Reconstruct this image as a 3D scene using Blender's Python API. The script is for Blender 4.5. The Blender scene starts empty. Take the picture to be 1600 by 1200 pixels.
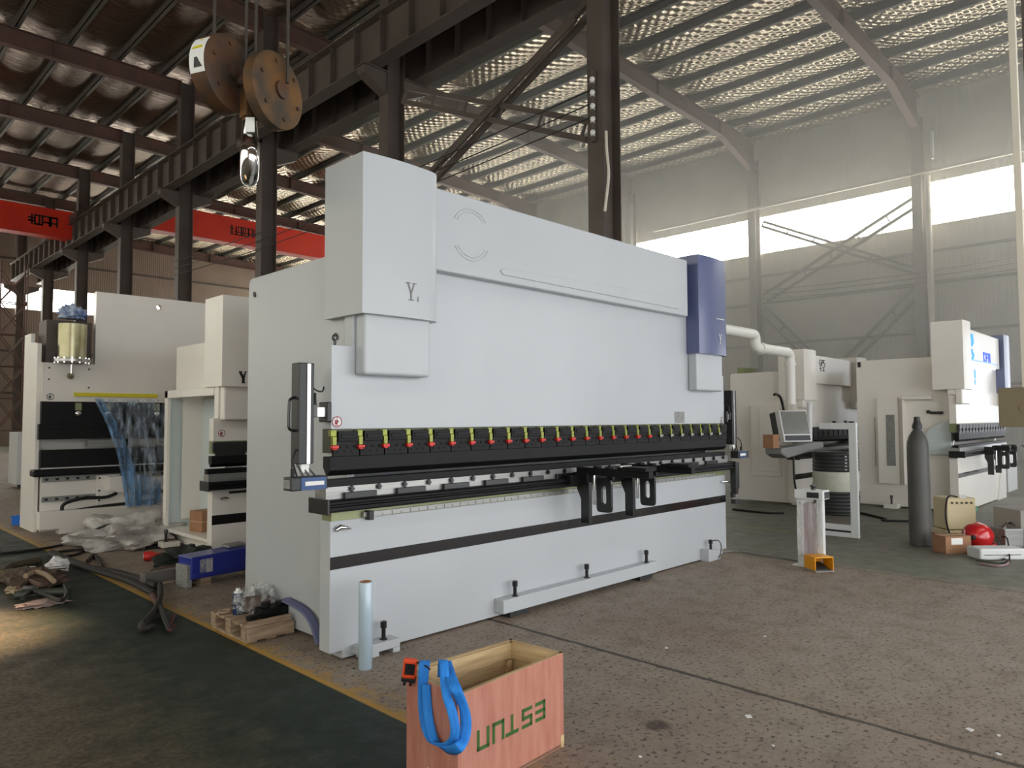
EXPO = 0.72
WSTR = 2.6
SHADEZ = 4.9
WINS = 8.5
GLOWL = .95
SAG = .2
def LIGHTS():
    sp = lamp("SPOT", "sun_beam", (-6, 9.5, 7.5), target=(.45, 6.55, 0), energy=20000, color=(1, .72, .46), spot_size=math.radians(10.5), spot_blend=.7, shadow_soft_size=.1)
    hz = bpy.data.materials.new('pale_haze'); hz.use_nodes = True; nt = hz.node_tree; nt.nodes.remove(nt.nodes['Principled BSDF'])
    v = nt.nodes.new('ShaderNodeVolumeScatter'); v.inputs['Density'].default_value = .036; v.inputs['Color'].default_value = (.98, .95, .88, 1); v.inputs['Anisotropy'].default_value = .2  # even, pale scattering volume over the right bay
    nt.links.new(v.outputs[0], nt.nodes['Material Output'].inputs['Volume'])
    h = B(13.2, 29.6, -5, 22.5, .02, 13.3).build('haze', hz); h['kind'] = 'stuff'; h['label'] = 'bright haze in front of the right wall windows'; h['category'] = 'haze'
import bpy, bmesh, math, random
from mathutils import Vector, Matrix
random.seed(7)
S = bpy.context.scene
COL = S.collection
PI = math.pi

# ------------------------------------------------------------------ camera
CF = 1127.4
YAW, PIT, ROL = math.radians(44.56), math.radians(2.767), math.radians(-0.26)
CAMZ = 1.5
FW = Vector((math.cos(YAW)*math.cos(PIT), math.sin(YAW)*math.cos(PIT), math.sin(PIT)))
RT = Vector((math.sin(YAW), -math.cos(YAW), 0))
UP = RT.cross(FW)
RT2 = math.cos(ROL)*RT + math.sin(ROL)*UP
UP2 = -math.sin(ROL)*RT + math.cos(ROL)*UP
cd = bpy.data.cameras.new('camera')
cam = bpy.data.objects.new('camera', cd); COL.objects.link(cam)
m = Matrix((RT2, UP2, -FW)).transposed().to_4x4(); m.translation = (0, 0, CAMZ)
cam.matrix_world = m
cd.sensor_width = 36; cd.lens = CF/1600*36; cd.clip_end = 300
S.camera = cam
CV = Vector((0, 0, CAMZ))
def at(u, v, ax, c):
    """point of a known world plane (axis ax = c) seen at a pixel of the 1600x1200 frame"""
    d = FW + RT2*((u-800)/CF) + UP2*((600-v)/CF)
    return CV + d*((c-CV[ax])/d[ax])
def fl(u, v): return at(u, v, 2, 0.0)

# ------------------------------------------------------------------ materials
def lin(c): return tuple(((x/255)/12.92 if x/255 <= .04045 else ((x/255+.055)/1.055)**2.4) for x in c)
def mat(name, rgb, rough=.5, metal=0, var=None, nscale=3, bump=0, bscale=40, coat=0, emit=None, estr=0, stretch=None, spec=.5, trans=0, alpha=None):
    M = bpy.data.materials.new(name); M.use_nodes = True
    nt = M.node_tree; B = nt.nodes['Principled BSDF']; N = nt.nodes.new; L = nt.links.new
    c = lin(rgb)
    B.inputs['Base Color'].default_value = (*c, 1)
    B.inputs['Roughness'].default_value = rough; B.inputs['Metallic'].default_value = metal
    B.inputs['Coat Weight'].default_value = coat; B.inputs['Coat Roughness'].default_value = .12
    B.inputs['Specular IOR Level'].default_value = spec
    B.inputs['Transmission Weight'].default_value = trans
    if alpha is not None: B.inputs['Alpha'].default_value = alpha
    if var or bump:
        tc = N('ShaderNodeTexCoord'); mp = N('ShaderNodeMapping'); L(tc.outputs['Object'], mp.inputs[0])
        if stretch: mp.inputs['Scale'].default_value = stretch
    if var:
        nz = N('ShaderNodeTexNoise'); nz.inputs['Scale'].default_value = nscale; nz.inputs['Detail'].default_value = 6
        L(mp.outputs[0], nz.inputs['Vector'])
        rp = N('ShaderNodeValToRGB'); rp.color_ramp.elements[0].position = .35; rp.color_ramp.elements[1].position = .68
        rp.color_ramp.elements[0].color = (*c, 1); rp.color_ramp.elements[1].color = (*lin(var), 1)
        L(nz.outputs[0], rp.inputs[0]); L(rp.outputs[0], B.inputs['Base Color'])
    if bump:
        nb = N('ShaderNodeTexNoise'); nb.inputs['Scale'].default_value = bscale; nb.inputs['Detail'].default_value = 4
        L(mp.outputs[0], nb.inputs['Vector'])
        bp = N('ShaderNodeBump'); bp.inputs['Strength'].default_value = bump; bp.inputs['Distance'].default_value = .02
        L(nb.outputs[0], bp.inputs['Height']); L(bp.outputs[0], B.inputs['Normal'])
    if emit:
        B.inputs['Emission Color'].default_value = (*lin(emit), 1); B.inputs['Emission Strength'].default_value = estr
    return M
class NT:
    def __init__(s, M): s.nt = M.node_tree; s.B = s.nt.nodes['Principled BSDF']
    def n(s, t, **k):
        x = s.nt.nodes.new(t)
        for a, b in k.items(): setattr(x, a, b)
        return x
    def l(s, a, b): s.nt.links.new(a, b)
    def math(s, op, a, b=None, clamp=False):
        x = s.n('ShaderNodeMath', operation=op, use_clamp=clamp)
        for i, q in enumerate((a, b)):
            if q is None: continue
            if isinstance(q, (int, float)): x.inputs[i].default_value = q
            else: s.l(q, x.inputs[i])
        return x.outputs[0]
    def mix(s, f, a, b):
        x = s.n('ShaderNodeMix', data_type='RGBA')
        if isinstance(f, (int, float)): x.inputs[0].default_value = f
        else: s.l(f, x.inputs[0])
        for i, q in ((6, a), (7, b)):
            if isinstance(q, tuple): x.inputs[i].default_value = (*lin(q), 1)
            else: s.l(q, x.inputs[i])
        return x.outputs[2]
    def noise(s, vec, scale, detail=5, rough=.6):
        x = s.n('ShaderNodeTexNoise'); x.inputs['Scale'].default_value = scale; x.inputs['Detail'].default_value = detail
        x.inputs['Roughness'].default_value = rough; s.l(vec, x.inputs['Vector']); return x.outputs[0]
    def ramp(s, v, a, b): # smooth step a..b
        x = s.n('ShaderNodeMapRange'); x.inputs[1].default_value = a; x.inputs[2].default_value = b; s.l(v, x.inputs[0]); return x.outputs[0]

MT = {}
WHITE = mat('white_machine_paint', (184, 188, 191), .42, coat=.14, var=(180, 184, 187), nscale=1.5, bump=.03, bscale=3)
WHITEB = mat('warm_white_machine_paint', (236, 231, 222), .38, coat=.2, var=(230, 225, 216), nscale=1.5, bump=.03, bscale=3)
WHITE2 = mat('white_frame_paint', (216, 217, 215), .4)
BLUEP = mat('slate_blue_paint', (86, 94, 132), .3, coat=.4, var=(82, 90, 128), nscale=2)
BLACK = mat('black_tool_steel', (13, 13, 14), .5, metal=.0, var=(19, 19, 20), nscale=9, spec=.22)
BLACKP = mat('black_paint', (15, 15, 16), .3, coat=.2)
DARKG = mat('dark_grey_plastic', (38, 39, 40), .45)
RUB = mat('black_rubber', (14, 14, 14), .6)
STEEL = mat('brushed_steel', (190, 188, 184), .3, metal=1, var=(165, 163, 160), nscale=30, stretch=(.1, 1, 1))
GREYS = mat('grey_ground_steel', (168, 168, 164), .35, metal=.6, var=(140, 140, 137), nscale=20, stretch=(.05, 1, 1))
CHROME = mat('chrome', (225, 225, 225), .08, metal=1)
OLIVE = mat('oiled_bare_steel', (128, 136, 92), .4, metal=.35, var=(150, 152, 120), nscale=1.2)
YELG = mat('yellow_zinc', (142, 146, 52), .35, metal=.3, var=(118, 124, 56), nscale=20)
REDP = mat('red_plastic', (205, 42, 32), .4)
STRIPE = mat('black_stripe_film', (26, 24, 25), .18, coat=.4)
PRINT = mat('dark_printed_vinyl', (28, 28, 30), .5)
PRINTR = mat('red_printed_vinyl', (150, 40, 60), .5)
PAPER = mat('white_paper_label', (232, 232, 228), .6)
GREYLAB = mat('grey_etched_plate', (150, 150, 146), .5, var=(110, 110, 108), nscale=60)
TINT = mat('blue_anodised', (48, 70, 110), .35, metal=.4)
DSTEEL = mat('brown_steel_paint', (92, 82, 76), .6, var=(80, 70, 64), nscale=1.2, bump=.05, bscale=8)
DSTEEL2 = mat('rust_primer_steel', (104, 74, 66), .65, var=(84, 66, 60), nscale=1.5)
PURL = mat('purlin_steel', (88, 84, 78), .6, var=(74, 69, 64), nscale=1.0)
RAILR = mat('red_oxide_rail', (150, 62, 44), .6, var=(120, 52, 40), nscale=2)
CRRED = mat('crane_red_paint', (232, 58, 30), .45, var=(214, 48, 26), nscale=.6)
PIPEW = mat('cream_pvc_pipe', (214, 206, 190), .5)
DUCTW = mat('white_duct_plastic', (226, 224, 216), .4)
ROPE = mat('steel_wire_rope', (70, 64, 58), .5, metal=.6, bump=.4, bscale=200)
GOLD = mat('brass_cylinder', (178, 172, 142), .3, metal=.85, var=(140, 132, 88), nscale=3)
PLYP = mat('pink_plywood', (188, 130, 110), .65, var=(172, 108, 90), nscale=5, stretch=(5, 5, .8), bump=.1, bscale=20)
RAWW = mat('raw_pine', (208, 182, 138), .7, var=(176, 146, 104), nscale=6, stretch=(.6, .6, 6), bump=.1, bscale=25)
PALW = mat('weathered_pine', (170, 148, 122), .75, var=(128, 104, 84), nscale=6, stretch=(.8, 6, 6), bump=.15, bscale=25)
GREENI = mat('green_stencil_ink', (50, 92, 34), .6)
SLING = mat('blue_webbing', (40, 138, 226), .75, var=(26, 116, 206), nscale=24, stretch=(1, 1, .12), bump=.3, bscale=120)
ORANGE = mat('orange_plastic', (222, 76, 40), .45)
FILMR = mat('wound_stretch_film', (176, 194, 206), .22, coat=.5, var=(164, 184, 198), nscale=8, stretch=(1, 1, .2))
CARD = mat('cardboard', (160, 118, 86), .8, var=(148, 108, 78), nscale=4)
CARDL = mat('pale_cardboard', (188, 158, 122), .8)
BLUETR = mat('blue_crate_plastic', (20, 110, 214), .4)
BLUEM = mat('blue_machine_paint', (36, 48, 140), .35, coat=.2, var=(44, 54, 140), nscale=3)
OILB = mat('oil_drum_hazy_black', (52, 54, 54), .4)  # black lifted towards grey, the haze over the drum is in this colour
DRUMW = mat('drum_white_band', (206, 206, 190), .45, var=(186, 188, 168), nscale=4)
GASM = mat('gas_cylinder_hazy_grey', (84, 82, 78), .5, var=(76, 74, 70), nscale=3)  # lighter grey stands in for the haze before the cylinder
CREAM = mat('cream_case_paint', (236, 218, 176), .5)
HELM = mat('red_helmet_shell', (206, 34, 38), .25, coat=.5)
ORY = mat('orange_pedal_paint', (236, 160, 20), .4)
SCREEN = mat('glossy_screen', (120, 120, 114), .06, coat=.6)
LEDC = mat('cyan_led', (10, 90, 150), .4, emit=(20, 150, 255), estr=.75)
LEDB = mat('blue_led', (10, 50, 150), .4, emit=(10, 80, 255), estr=.75)
LEDW = mat('white_led_strip', (255, 255, 255), .4, emit=(220, 232, 255), estr=2.5)
WRAPH = mat('bubble_wrap_film', (236, 232, 226), .22, var=(206, 200, 192), nscale=7, bump=.9, bscale=34, trans=.35)
RAG = mat('grey_rag', (140, 132, 130), .9)
PAPW = mat('crumpled_white_paper', (226, 224, 222), .8)
BRWN = mat('brown_scrap', (98, 72, 62), .8, var=(70, 58, 50), nscale=12)
GREENM = mat('green_machine_paint', (70, 128, 90), .5)
BAFF = mat('pale_blue_grey_sheet', (206, 216, 216), .45)
TAPEY = mat('yellow_level_paint', (222, 206, 40), .4)

def film_mat(name, rgb, a, rough=.2):
    M = bpy.data.materials.new(name); M.use_nodes = True; t = NT(M)
    out = t.nt.nodes['Material Output']
    tr = t.n('ShaderNodeBsdfTransparent'); tc = t.n('ShaderNodeTexCoord')
    t.B.inputs['Base Color'].default_value = (*lin(rgb), 1); t.B.inputs['Roughness'].default_value = rough
    mp = t.n('ShaderNodeMapping'); t.l(tc.outputs['Object'], mp.inputs[0]); mp.inputs['Scale'].default_value = (3, 3, .5)
    nz = t.noise(mp.outputs[0], 5, 6)
    bp = t.n('ShaderNodeBump'); bp.inputs['Strength'].default_value = .6; bp.inputs['Distance'].default_value = .05
    t.l(nz, bp.inputs['Height']); t.l(bp.outputs[0], t.B.inputs['Normal'])
    f = t.math('ADD', t.ramp(nz, .3, .75), a-.35, True)
    mx = t.n('ShaderNodeMixShader'); t.l(f, mx.inputs[0]); t.l(tr.outputs[0], mx.inputs[1]); t.l(t.B.outputs[0], mx.inputs[2])
    t.l(mx.outputs[0], out.inputs[0]); return M
FILMB = film_mat('clear_blue_film', (176, 192, 208), .16)
FILMB2 = film_mat('blue_film_fold', (104, 148, 190), .4)
FILMW = film_mat('clear_plastic_wrap', (236, 232, 226), .6, .2)
FILMC = film_mat('thin_clear_film', (220, 220, 216), .2, .15)

# ------------------------------------------------------------------ mesh helpers
class MB:
    def __init__(s): s.bm = bmesh.new()
    def box(s, x0, x1, y0, y1, z0, z1, M=None):
        vs = [s.bm.verts.new((x, y, z)) for x in (x0, x1) for y in (y0, y1) for z in (z0, z1)]
        for f in ((0, 1, 3, 2), (4, 6, 7, 5), (0, 4, 5, 1), (2, 3, 7, 6), (0, 2, 6, 4), (1, 5, 7, 3)):
            s.bm.faces.new([vs[i] for i in f])
        if M: bmesh.ops.transform(s.bm, matrix=M, verts=vs)
        return s
    def prism(s, pts, ax, a, b):
        """polygon pts in the plane across axis ax ('x': (y,z), 'y': (x,z), 'z': (x,y)), pushed from a to b"""
        def P(p, t): return (t, *p) if ax == 'x' else ((p[0], t, p[1]) if ax == 'y' else (p[0], p[1], t))
        A = [s.bm.verts.new(P(p, a)) for p in pts]; Bv = [s.bm.verts.new(P(p, b)) for p in pts]
        n = len(pts); s.bm.faces.new(A); s.bm.faces.new(list(reversed(Bv)))
        for i in range(n): s.bm.faces.new((A[i], Bv[i], Bv[(i+1) % n], A[(i+1) % n]))
        return s
    def cyl(s, p, q, r, r2=None, n=20, cap=True):
        p, q = Vector(p), Vector(q); r2 = r if r2 is None else r2
        d = (q-p).normalized(); a = d.orthogonal().normalized(); b = d.cross(a)
        A = []; Bv = []
        for i in range(n):
            t = 2*PI*i/n; o = a*math.cos(t)+b*math.sin(t)
            A.append(s.bm.verts.new(p+o*r)); Bv.append(s.bm.verts.new(q+o*r2))
        for i in range(n): s.bm.faces.new((A[i], A[(i+1) % n], Bv[(i+1) % n], Bv[i]))
        if cap: s.bm.faces.new(list(reversed(A))); s.bm.faces.new(Bv)
        return s
    def tube(s, path, r, n=8):
        path = [Vector(p) for p in path]; R = r if isinstance(r, (list, tuple)) else [r]*len(path)
        rings = []; a = None
        for i, p in enumerate(path):
            d = (path[min(i+1, len(path)-1)]-path[max(i-1, 0)]).normalized()
            a = (d.orthogonal() if a is None else a-d*a.dot(d)).normalized(); b = d.cross(a)
            rings.append([s.bm.verts.new(p+(a*math.cos(2*PI*k/n)+b*math.sin(2*PI*k/n))*R[i]) for k in range(n)])
        for u, w in zip(rings, rings[1:]):
            for k in range(n): s.bm.faces.new((u[k], u[(k+1) % n], w[(k+1) % n], w[k]))
        s.bm.faces.new(list(reversed(rings[0]))); s.bm.faces.new(rings[-1]); return s
    def lathe(s, prof, c=(0, 0, 0), n=24, ax=None):
        """prof [(r,z)] turned about z (or about axis ax through c)"""
        c = Vector(c); d = Vector(ax or (0, 0, 1)).normalized(); a = d.orthogonal().normalized(); b = d.cross(a)
        rings = [[s.bm.verts.new(c+d*z+(a*math.cos(2*PI*k/n)+b*math.sin(2*PI*k/n))*max(r, 1e-4)) for k in range(n)] for r, z in prof]
        for u, w in zip(rings, rings[1:]):
            for k in range(n): s.bm.faces.new((u[k], u[(k+1) % n], w[(k+1) % n], w[k]))
        s.bm.faces.new(list(reversed(rings[0]))); s.bm.faces.new(rings[-1]); return s
    def blob(s, c, r, sub=3, amp=.25, fr=3.0, seed=0, flat=None, fine=.5):
        from mathutils import noise
        g = bmesh.ops.create_icosphere(s.bm, subdivisions=sub, radius=1)
        for v in g['verts']:
            k = 1+amp*noise.noise(v.co*fr+Vector((seed*7.3, seed, 0)))+amp*fine*noise.noise(v.co*fr*2.7+Vector((0, seed, 3)))
            v.co = Vector((v.co.x*r[0]*k, v.co.y*r[1]*k, v.co.z*r[2]*k))+Vector(c)
            if flat is not None and v.co.z < flat: v.co.z = flat
        return s
    def quadgrid(s, fn, nu, nv):
        V = [[s.bm.verts.new(fn(i/nu, j/nv)) for j in range(nv+1)] for i in range(nu+1)]
        for i in range(nu):
            for j in range(nv): s.bm.faces.new((V[i][j], V[i+1][j], V[i+1][j+1], V[i][j+1]))
        return s
    def xf(s, M): bmesh.ops.transform(s.bm, matrix=M, verts=s.bm.verts); return s
    def build(s, name, mt, parent=None, bevel=0, smooth=False, loc=None, rotz=0, seg=2, solid=0, open_=False):
        if not open_: bmesh.ops.recalc_face_normals(s.bm, faces=s.bm.faces)
        me = bpy.data.meshes.new(name); s.bm.to_mesh(me); s.bm.free()
        me.materials.append(mt)
        o = bpy.data.objects.new(name, me); COL.objects.link(o)
        if smooth:
            for p in me.polygons: p.use_smooth = True
            me.set_sharp_from_angle(angle=math.radians(38))
        if loc is not None: o.location = loc; o.rotation_euler.z = rotz
        if parent: o.parent = parent
        if solid:
            k = o.modifiers.new('thickness', 'SOLIDIFY'); k.thickness = solid; k.offset = 0
        if bevel:
            k = o.modifiers.new('bevel', 'BEVEL'); k.width = bevel; k.segments = seg; k.limit_method = 'ANGLE'; k.angle_limit = math.radians(40)
            k.harden_normals = False
        return o
def tag(o, label, cat, group=None):
    o['label'] = label; o['category'] = cat
    if group: o['group'] = group
    return o
def thing(name, label, cat, loc=(0, 0, 0), rotz=0, group=None):
    o = bpy.data.objects.new(name, None); COL.objects.link(o); o.empty_display_size = .1
    o.location = loc; o.rotation_euler.z = rotz
    return tag(o, label, cat, group)
def struct(o): o['kind'] = 'structure'; return o
def B(*a): return MB().box(*a)
def rect_path(pts, n=6):
    """smooth polyline through points (Catmull-Rom)"""
    P = [Vector(p) for p in pts]; out = []
    for i in range(len(P)-1):
        a, b, c, d = P[max(i-1, 0)], P[i], P[i+1], P[min(i+2, len(P)-1)]
        for k in range(n):
            t = k/n
            out.append(.5*((2*b)+(c-a)*t+(2*a-5*b+4*c-d)*t*t+(3*b-a-3*c+d)*t**3))
    return out+[P[-1]]
def dup(o, loc, parent=None, label=None):
    r = o.copy(); COL.objects.link(r); r.location = loc
    if parent: r.parent = parent
    for ch in list(o.children):
        c = ch.copy(); COL.objects.link(c); c.parent = r
        for g in list(ch.children):
            d = g.copy(); COL.objects.link(d); d.parent = c
    if label: r['label'] = label
    return r
def strokes(segs, t, depth, y):
    """letter strokes: axis-aligned bars in the x-z plane, each (x0,z0,x1,z1), thickness t, at front y"""
    b = MB()
    for x0, z0, x1, z1 in segs:
        d = Vector((x1-x0, 0, z1-z0)); L = d.length; ang = math.atan2(d.z, d.x)
        M = Matrix.Translation((x0, y, z0)) @ Matrix.Rotation(-ang, 4, 'Y')
        b.box(-t/2, L+t/2, -depth, 0, -t/2, t/2, M)
    return b

# ------------------------------------------------------------------ world and settings
S.view_settings.view_transform = 'Standard'; S.view_settings.look = 'None'
S.view_settings.exposure = EXPO; S.view_settings.gamma = 1
W = bpy.data.worlds.new('world'); S.world = W; W.use_nodes = True
bg = W.node_tree.nodes['Background']; bg.inputs[0].default_value = (.955, .98, 1, 1); bg.inputs[1].default_value = WSTR
S.cycles.max_bounces = 6; S.cycles.diffuse_bounces = 4; S.cycles.glossy_bounces = 3; S.cycles.transparent_max_bounces = 10
S.cycles.transmission_bounces = 4; S.cycles.volume_bounces = 0
S.cycles.use_denoising = True; S.cycles.sample_clamp_indirect = 4; S.cycles.caustics_reflective = False; S.cycles.caustics_refractive = False
# ------------------------------------------------------------------ floor
FM = bpy.data.materials.new('shop_floor'); FM.use_nodes = True; t = NT(FM)
tc = t.n('ShaderNodeTexCoord'); sx = t.n('ShaderNodeSeparateXYZ'); t.l(tc.outputs['Object'], sx.inputs[0])
X, Y = sx.outputs[0], sx.outputs[1]; V = tc.outputs['Object']
n1 = t.noise(V, .6, 6); n2 = t.noise(V, 5, 8, .7); n3 = t.noise(V, 22, 6, .7)
conc = t.mix(t.ramp(n1, .35, .65), (140, 122, 107), (148, 136, 122))
conc = t.mix(t.math('MULTIPLY', t.ramp(n2, .5, .72), .5), conc, (98, 88, 78))
conc = t.mix(t.math('MULTIPLY', t.ramp(n3, .60, .70), .75), conc, (66, 56, 50))
green = t.mix(t.ramp(n1, .3, .7), (31, 43, 37), (38, 49, 41))
green = t.mix(t.math('MULTIPLY', t.ramp(n2, .55, .8), .5), green, (50, 48, 40))
gr2 = t.mix(t.ramp(n1, .3, .7), (112, 116, 102), (118, 112, 102))
gr2 = t.mix(t.math('MULTIPLY', t.ramp(n2, .5, .75), .5), gr2, (92, 92, 82))
sd_ = t.n('ShaderNodeVectorMath', operation='DISTANCE'); t.l(V, sd_.inputs[0]); sd_.inputs[1].default_value = (3.06, 2.03, 0)
conc = t.mix(t.math('MULTIPLY', t.ramp(t.math('ADD', sd_.outputs['Value'], t.math('MULTIPLY', t.math('SUBTRACT', n3, .5), .12)), .08, .04), .75), conc, (44, 28, 24))
# rear aisle of old green paint beyond x = 7.5
edge = t.math('ADD', X, t.math('MULTIPLY', t.math('SUBTRACT', n2, .5), .5))
n4 = t.noise(V, 38, 4, .6)
conc = t.mix(t.math('MULTIPLY', t.ramp(n4, .56, .64), .9), conc, (58, 48, 41))
conc = t.mix(t.math('MULTIPLY', t.ramp(n4, .40, .32), .5), conc, (164, 148, 132))
c = t.mix(t.ramp(edge, 7.42, 7.72), conc, gr2)
# yellow worn line and green aisle on the left
wear = t.math('MULTIPLY', t.ramp(t.noise(V, 11, 8, .8), .48, .56), t.ramp(X, 2.46, 2.26))
core = t.math('MULTIPLY', t.ramp(X, 2.285, 2.245), .9)
c = t.mix(t.math('MAXIMUM', t.math('MULTIPLY', wear, .85), core), c, (184, 140, 50))
dust = t.math('MULTIPLY', t.ramp(t.math('ADD', X, t.math('MULTIPLY', t.math('SUBTRACT', n2, .5), 1.6)), 1.75, .9), t.ramp(n4, .3, .62))
green = t.mix(t.math('MULTIPLY', dust, .75), green, (118, 100, 78))
c = t.mix(t.ramp(X, 2.225, 2.215), c, green)
# expansion joint and faint cross joint
jx = t.math('ABSOLUTE', t.math('SUBTRACT', t.math('ADD', X, t.math('MULTIPLY', t.math('SUBTRACT', n2, .5), .05)), 3.79))
c = t.mix(t.math('MULTIPLY', t.ramp(jx, .024, .01), .9), c, (42, 36, 32))
jy = t.math('ABSOLUTE', t.math('SUBTRACT', X, 7.5))
c = t.mix(t.math('MULTIPLY', t.ramp(jy, .02, .008), .5), c, (60, 58, 52))
yl = t.math('MULTIPLY', t.ramp(t.math('ABSOLUTE', t.math('SUBTRACT', X, 9.4)), .1, .06), t.ramp(n2, .45, .6))
yl = t.math('MULTIPLY', yl, t.ramp(Y, 4.0, 4.2))
c = t.mix(t.math('MULTIPLY', yl, .6), c, (170, 160, 70))
t.l(c, t.B.inputs['Base Color'])
rg = t.n('ShaderNodeMapRange'); rg.inputs[1].default_value = .3; rg.inputs[2].default_value = .7; rg.inputs[3].default_value = .42; rg.inputs[4].default_value = .7
t.l(n2, rg.inputs[0]); t.l(rg.outputs[0], t.B.inputs['Roughness'])
t.B.inputs['Specular IOR Level'].default_value = .35
bp = t.n('ShaderNodeBump'); bp.inputs['Strength'].default_value = .25; bp.inputs['Distance'].default_value = .01
t.l(n3, bp.inputs['Height']); t.l(bp.outputs[0], t.B.inputs['Normal'])
struct(B(-9.8, 30.2, -6.5, 54, -.2, 0).build('floor', FM))

# ------------------------------------------------------------------ walls
def corr(name, rgb, axis, scale=.9, var=None):
    M = mat(name, rgb, .6); t = NT(M)
    tc = t.n('ShaderNodeTexCoord'); w = t.n('ShaderNodeTexWave', wave_type='BANDS', bands_direction=axis, wave_profile='SIN')
    w.inputs['Scale'].default_value = scale*2.6; w.inputs['Distortion'].default_value = 0; t.l(tc.outputs['Object'], w.inputs['Vector'])
    bp = t.n('ShaderNodeBump'); bp.inputs['Strength'].default_value = .45; bp.inputs['Distance'].default_value = .025
    t.l(w.outputs['Fac'], bp.inputs['Height']); t.l(bp.outputs[0], t.B.inputs['Normal'])
    n = t.noise(tc.outputs['Object'], .5, 5)
    t.l(t.mix(t.ramp(n, .3, .7), rgb, var or tuple(int(q*.9) for q in rgb)), t.B.inputs['Base Color'])
    return M
WALR = corr('corrugated_grey_cladding', (216, 210, 194), 'Y')
WALB = corr('corrugated_beige_cladding', (150, 132, 118), 'X')
WX, WY = 29.9, 53.6
def winmat(name, axis, stren):
    M = bpy.data.materials.new(name); M.use_nodes = True; t = NT(M)
    tc = t.n('ShaderNodeTexCoord'); w = t.n('ShaderNodeTexWave', wave_type='BANDS', bands_direction=axis)
    w.inputs['Scale'].default_value = .16; w.inputs['Distortion'].default_value = 1.5; t.l(tc.outputs['Object'], w.inputs['Vector'])
    w2 = t.n('ShaderNodeTexWave', wave_type='BANDS', bands_direction=axis); w2.inputs['Scale'].default_value = 1.2
    t.l(tc.outputs['Object'], w2.inputs['Vector'])
    col = t.mix(t.math('MULTIPLY', w.outputs['Fac'], .35), (255, 255, 250), (240, 226, 170))
    sp = t.n('ShaderNodeSeparateXYZ'); t.l(tc.outputs['Object'], sp.inputs[0])
    fr = t.math('FRACT', t.math('DIVIDE', sp.outputs[1 if axis == 'Y' else 0], 1.08))
    jt = t.math('MULTIPLY', t.ramp(t.math('ABSOLUTE', t.math('SUBTRACT', fr, .5)), .026, .014), .98)
    col = t.mix(t.math('MULTIPLY', w2.outputs['Fac'], .18), col, (210, 200, 160))
    col = t.mix(jt, col, (66, 62, 46))
    t.B.inputs['Base Color'].default_value = (.6, .6, .55, 1)
    t.l(col, t.B.inputs['Emission Color']); t.B.inputs['Emission Strength'].default_value = stren
    return M
WINR = winmat('translucent_window_panel', 'Y', WINS)
WINB = winmat('translucent_far_window_panel', 'X', WINS)
def wall_strips(name, mt, ax, c, t_, a, b, zs):
    w = MB()
    for z0, z1 in zs:
        if ax == 'x': w.box(c, c+t_, a, b, z0, z1)
        else: w.box(a, b, c, c+t_, z0, z1)
    return struct(w.build(name, mt))
w = MB().box(WX, WX+.15, 2.2, WY, 0, 8.65).box(WX, WX+.15, -6.5, 2.2, 4.5, 8.65).box(WX, WX+.15, -6.5, WY, 10.25, 14.2)
struct(w.build('wall_right', WALR))
wall_strips('wall_back', WALB, 'y', WY, .15, -9.6, WX, ((0, 8.55), (10.0, 14.6)))
wall_strips('wall_left', WALB, 'x', -9.75, .15, -6.5, WY, ((0, 1.5), (10.1, 14.6)))
BY = 6.45; K0 = 7.78
wn = 0
for k in range(-2, 7):
    y0 = K0+BY*k+.02; wn += 1
    struct(B(WX+.02, WX+.07, y0, y0+BY-.04, 8.65, 10.25).build('window_%d' % wn, WINR))
for k in range(6):
    x0 = -9.5+6.5*k; wn += 1
    struct(B(x0+.02, x0+6.46, WY+.02, WY+.07, 8.55, 10.0).build('window_%d' % wn, WINB))
wn += 1
struct(B(-9.72, -9.68, -6.4, WY, 1.5, 10.1).build('window_%d' % wn, winmat('unseen_left_glow_panel', 'Y', GLOWL)))  # unseen glowing panel, added to brighten left faces and the far machine
# front walls added for shade, then horizontal girts along the cladding
wall_strips('shade_wall_left', WALB, 'y', -6.6, .15, -9.7, -5.0, ((0, SHADEZ),))  # unseen, added to keep light off the left-facing sides
wall_strips('shade_wall_right', WALB, 'y', -6.6, .15, 19.0, WX, ((0, SHADEZ),))  # unseen, added to dim the front of the farthest right machine
wall_strips('shade_wall_upper', WALB, 'y', -6.6, .15, -9.7, WX, ((SHADEZ, 14.4),))  # unseen, added to darken the upper covers of the big machine
for z in (2.6, 4.6, 6.4, 7.6):
    struct(B(WX-.08, WX, 2.3, WY, z, z+.09).build('wall_beam', mat('girt_steel_%d' % int(z*10), (150, 146, 134), .6)))
for z in (3.2, 5.8, 11.6):
    struct(B(-9, WX-.1, WY-.1, WY, z, z+.12).build('wall_beam', DSTEEL))

# ------------------------------------------------------------------ roof
def zr(x): return 13.45-.035*max(0, x-14)
FOIL = bpy.data.materials.new('foil_insulation'); FOIL.use_nodes = True; t = NT(FOIL)
tc = t.n('ShaderNodeTexCoord'); mp = t.n('ShaderNodeMapping'); t.l(tc.outputs['Object'], mp.inputs[0]); mp.inputs['Scale'].default_value = (.9, 5, 1)
na = t.noise(mp.outputs[0], 1.15, 6, .6)
mp2 = t.n('ShaderNodeMapping'); t.l(tc.outputs['Object'], mp2.inputs[0]); mp2.inputs['Rotation'].default_value = (0, 0, .78)
w1 = t.n('ShaderNodeTexWave', wave_type='BANDS', bands_direction='X'); w1.inputs['Scale'].default_value = 1.3; w1.inputs['Distortion'].default_value = 1.2
w1.inputs['Detail'].default_value = 2
t.l(mp2.outputs[0], w1.inputs['Vector'])
mp3 = t.n('ShaderNodeMapping'); t.l(tc.outputs['Object'], mp3.inputs[0]); mp3.inputs['Rotation'].default_value = (0, 0, -.7)
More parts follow.
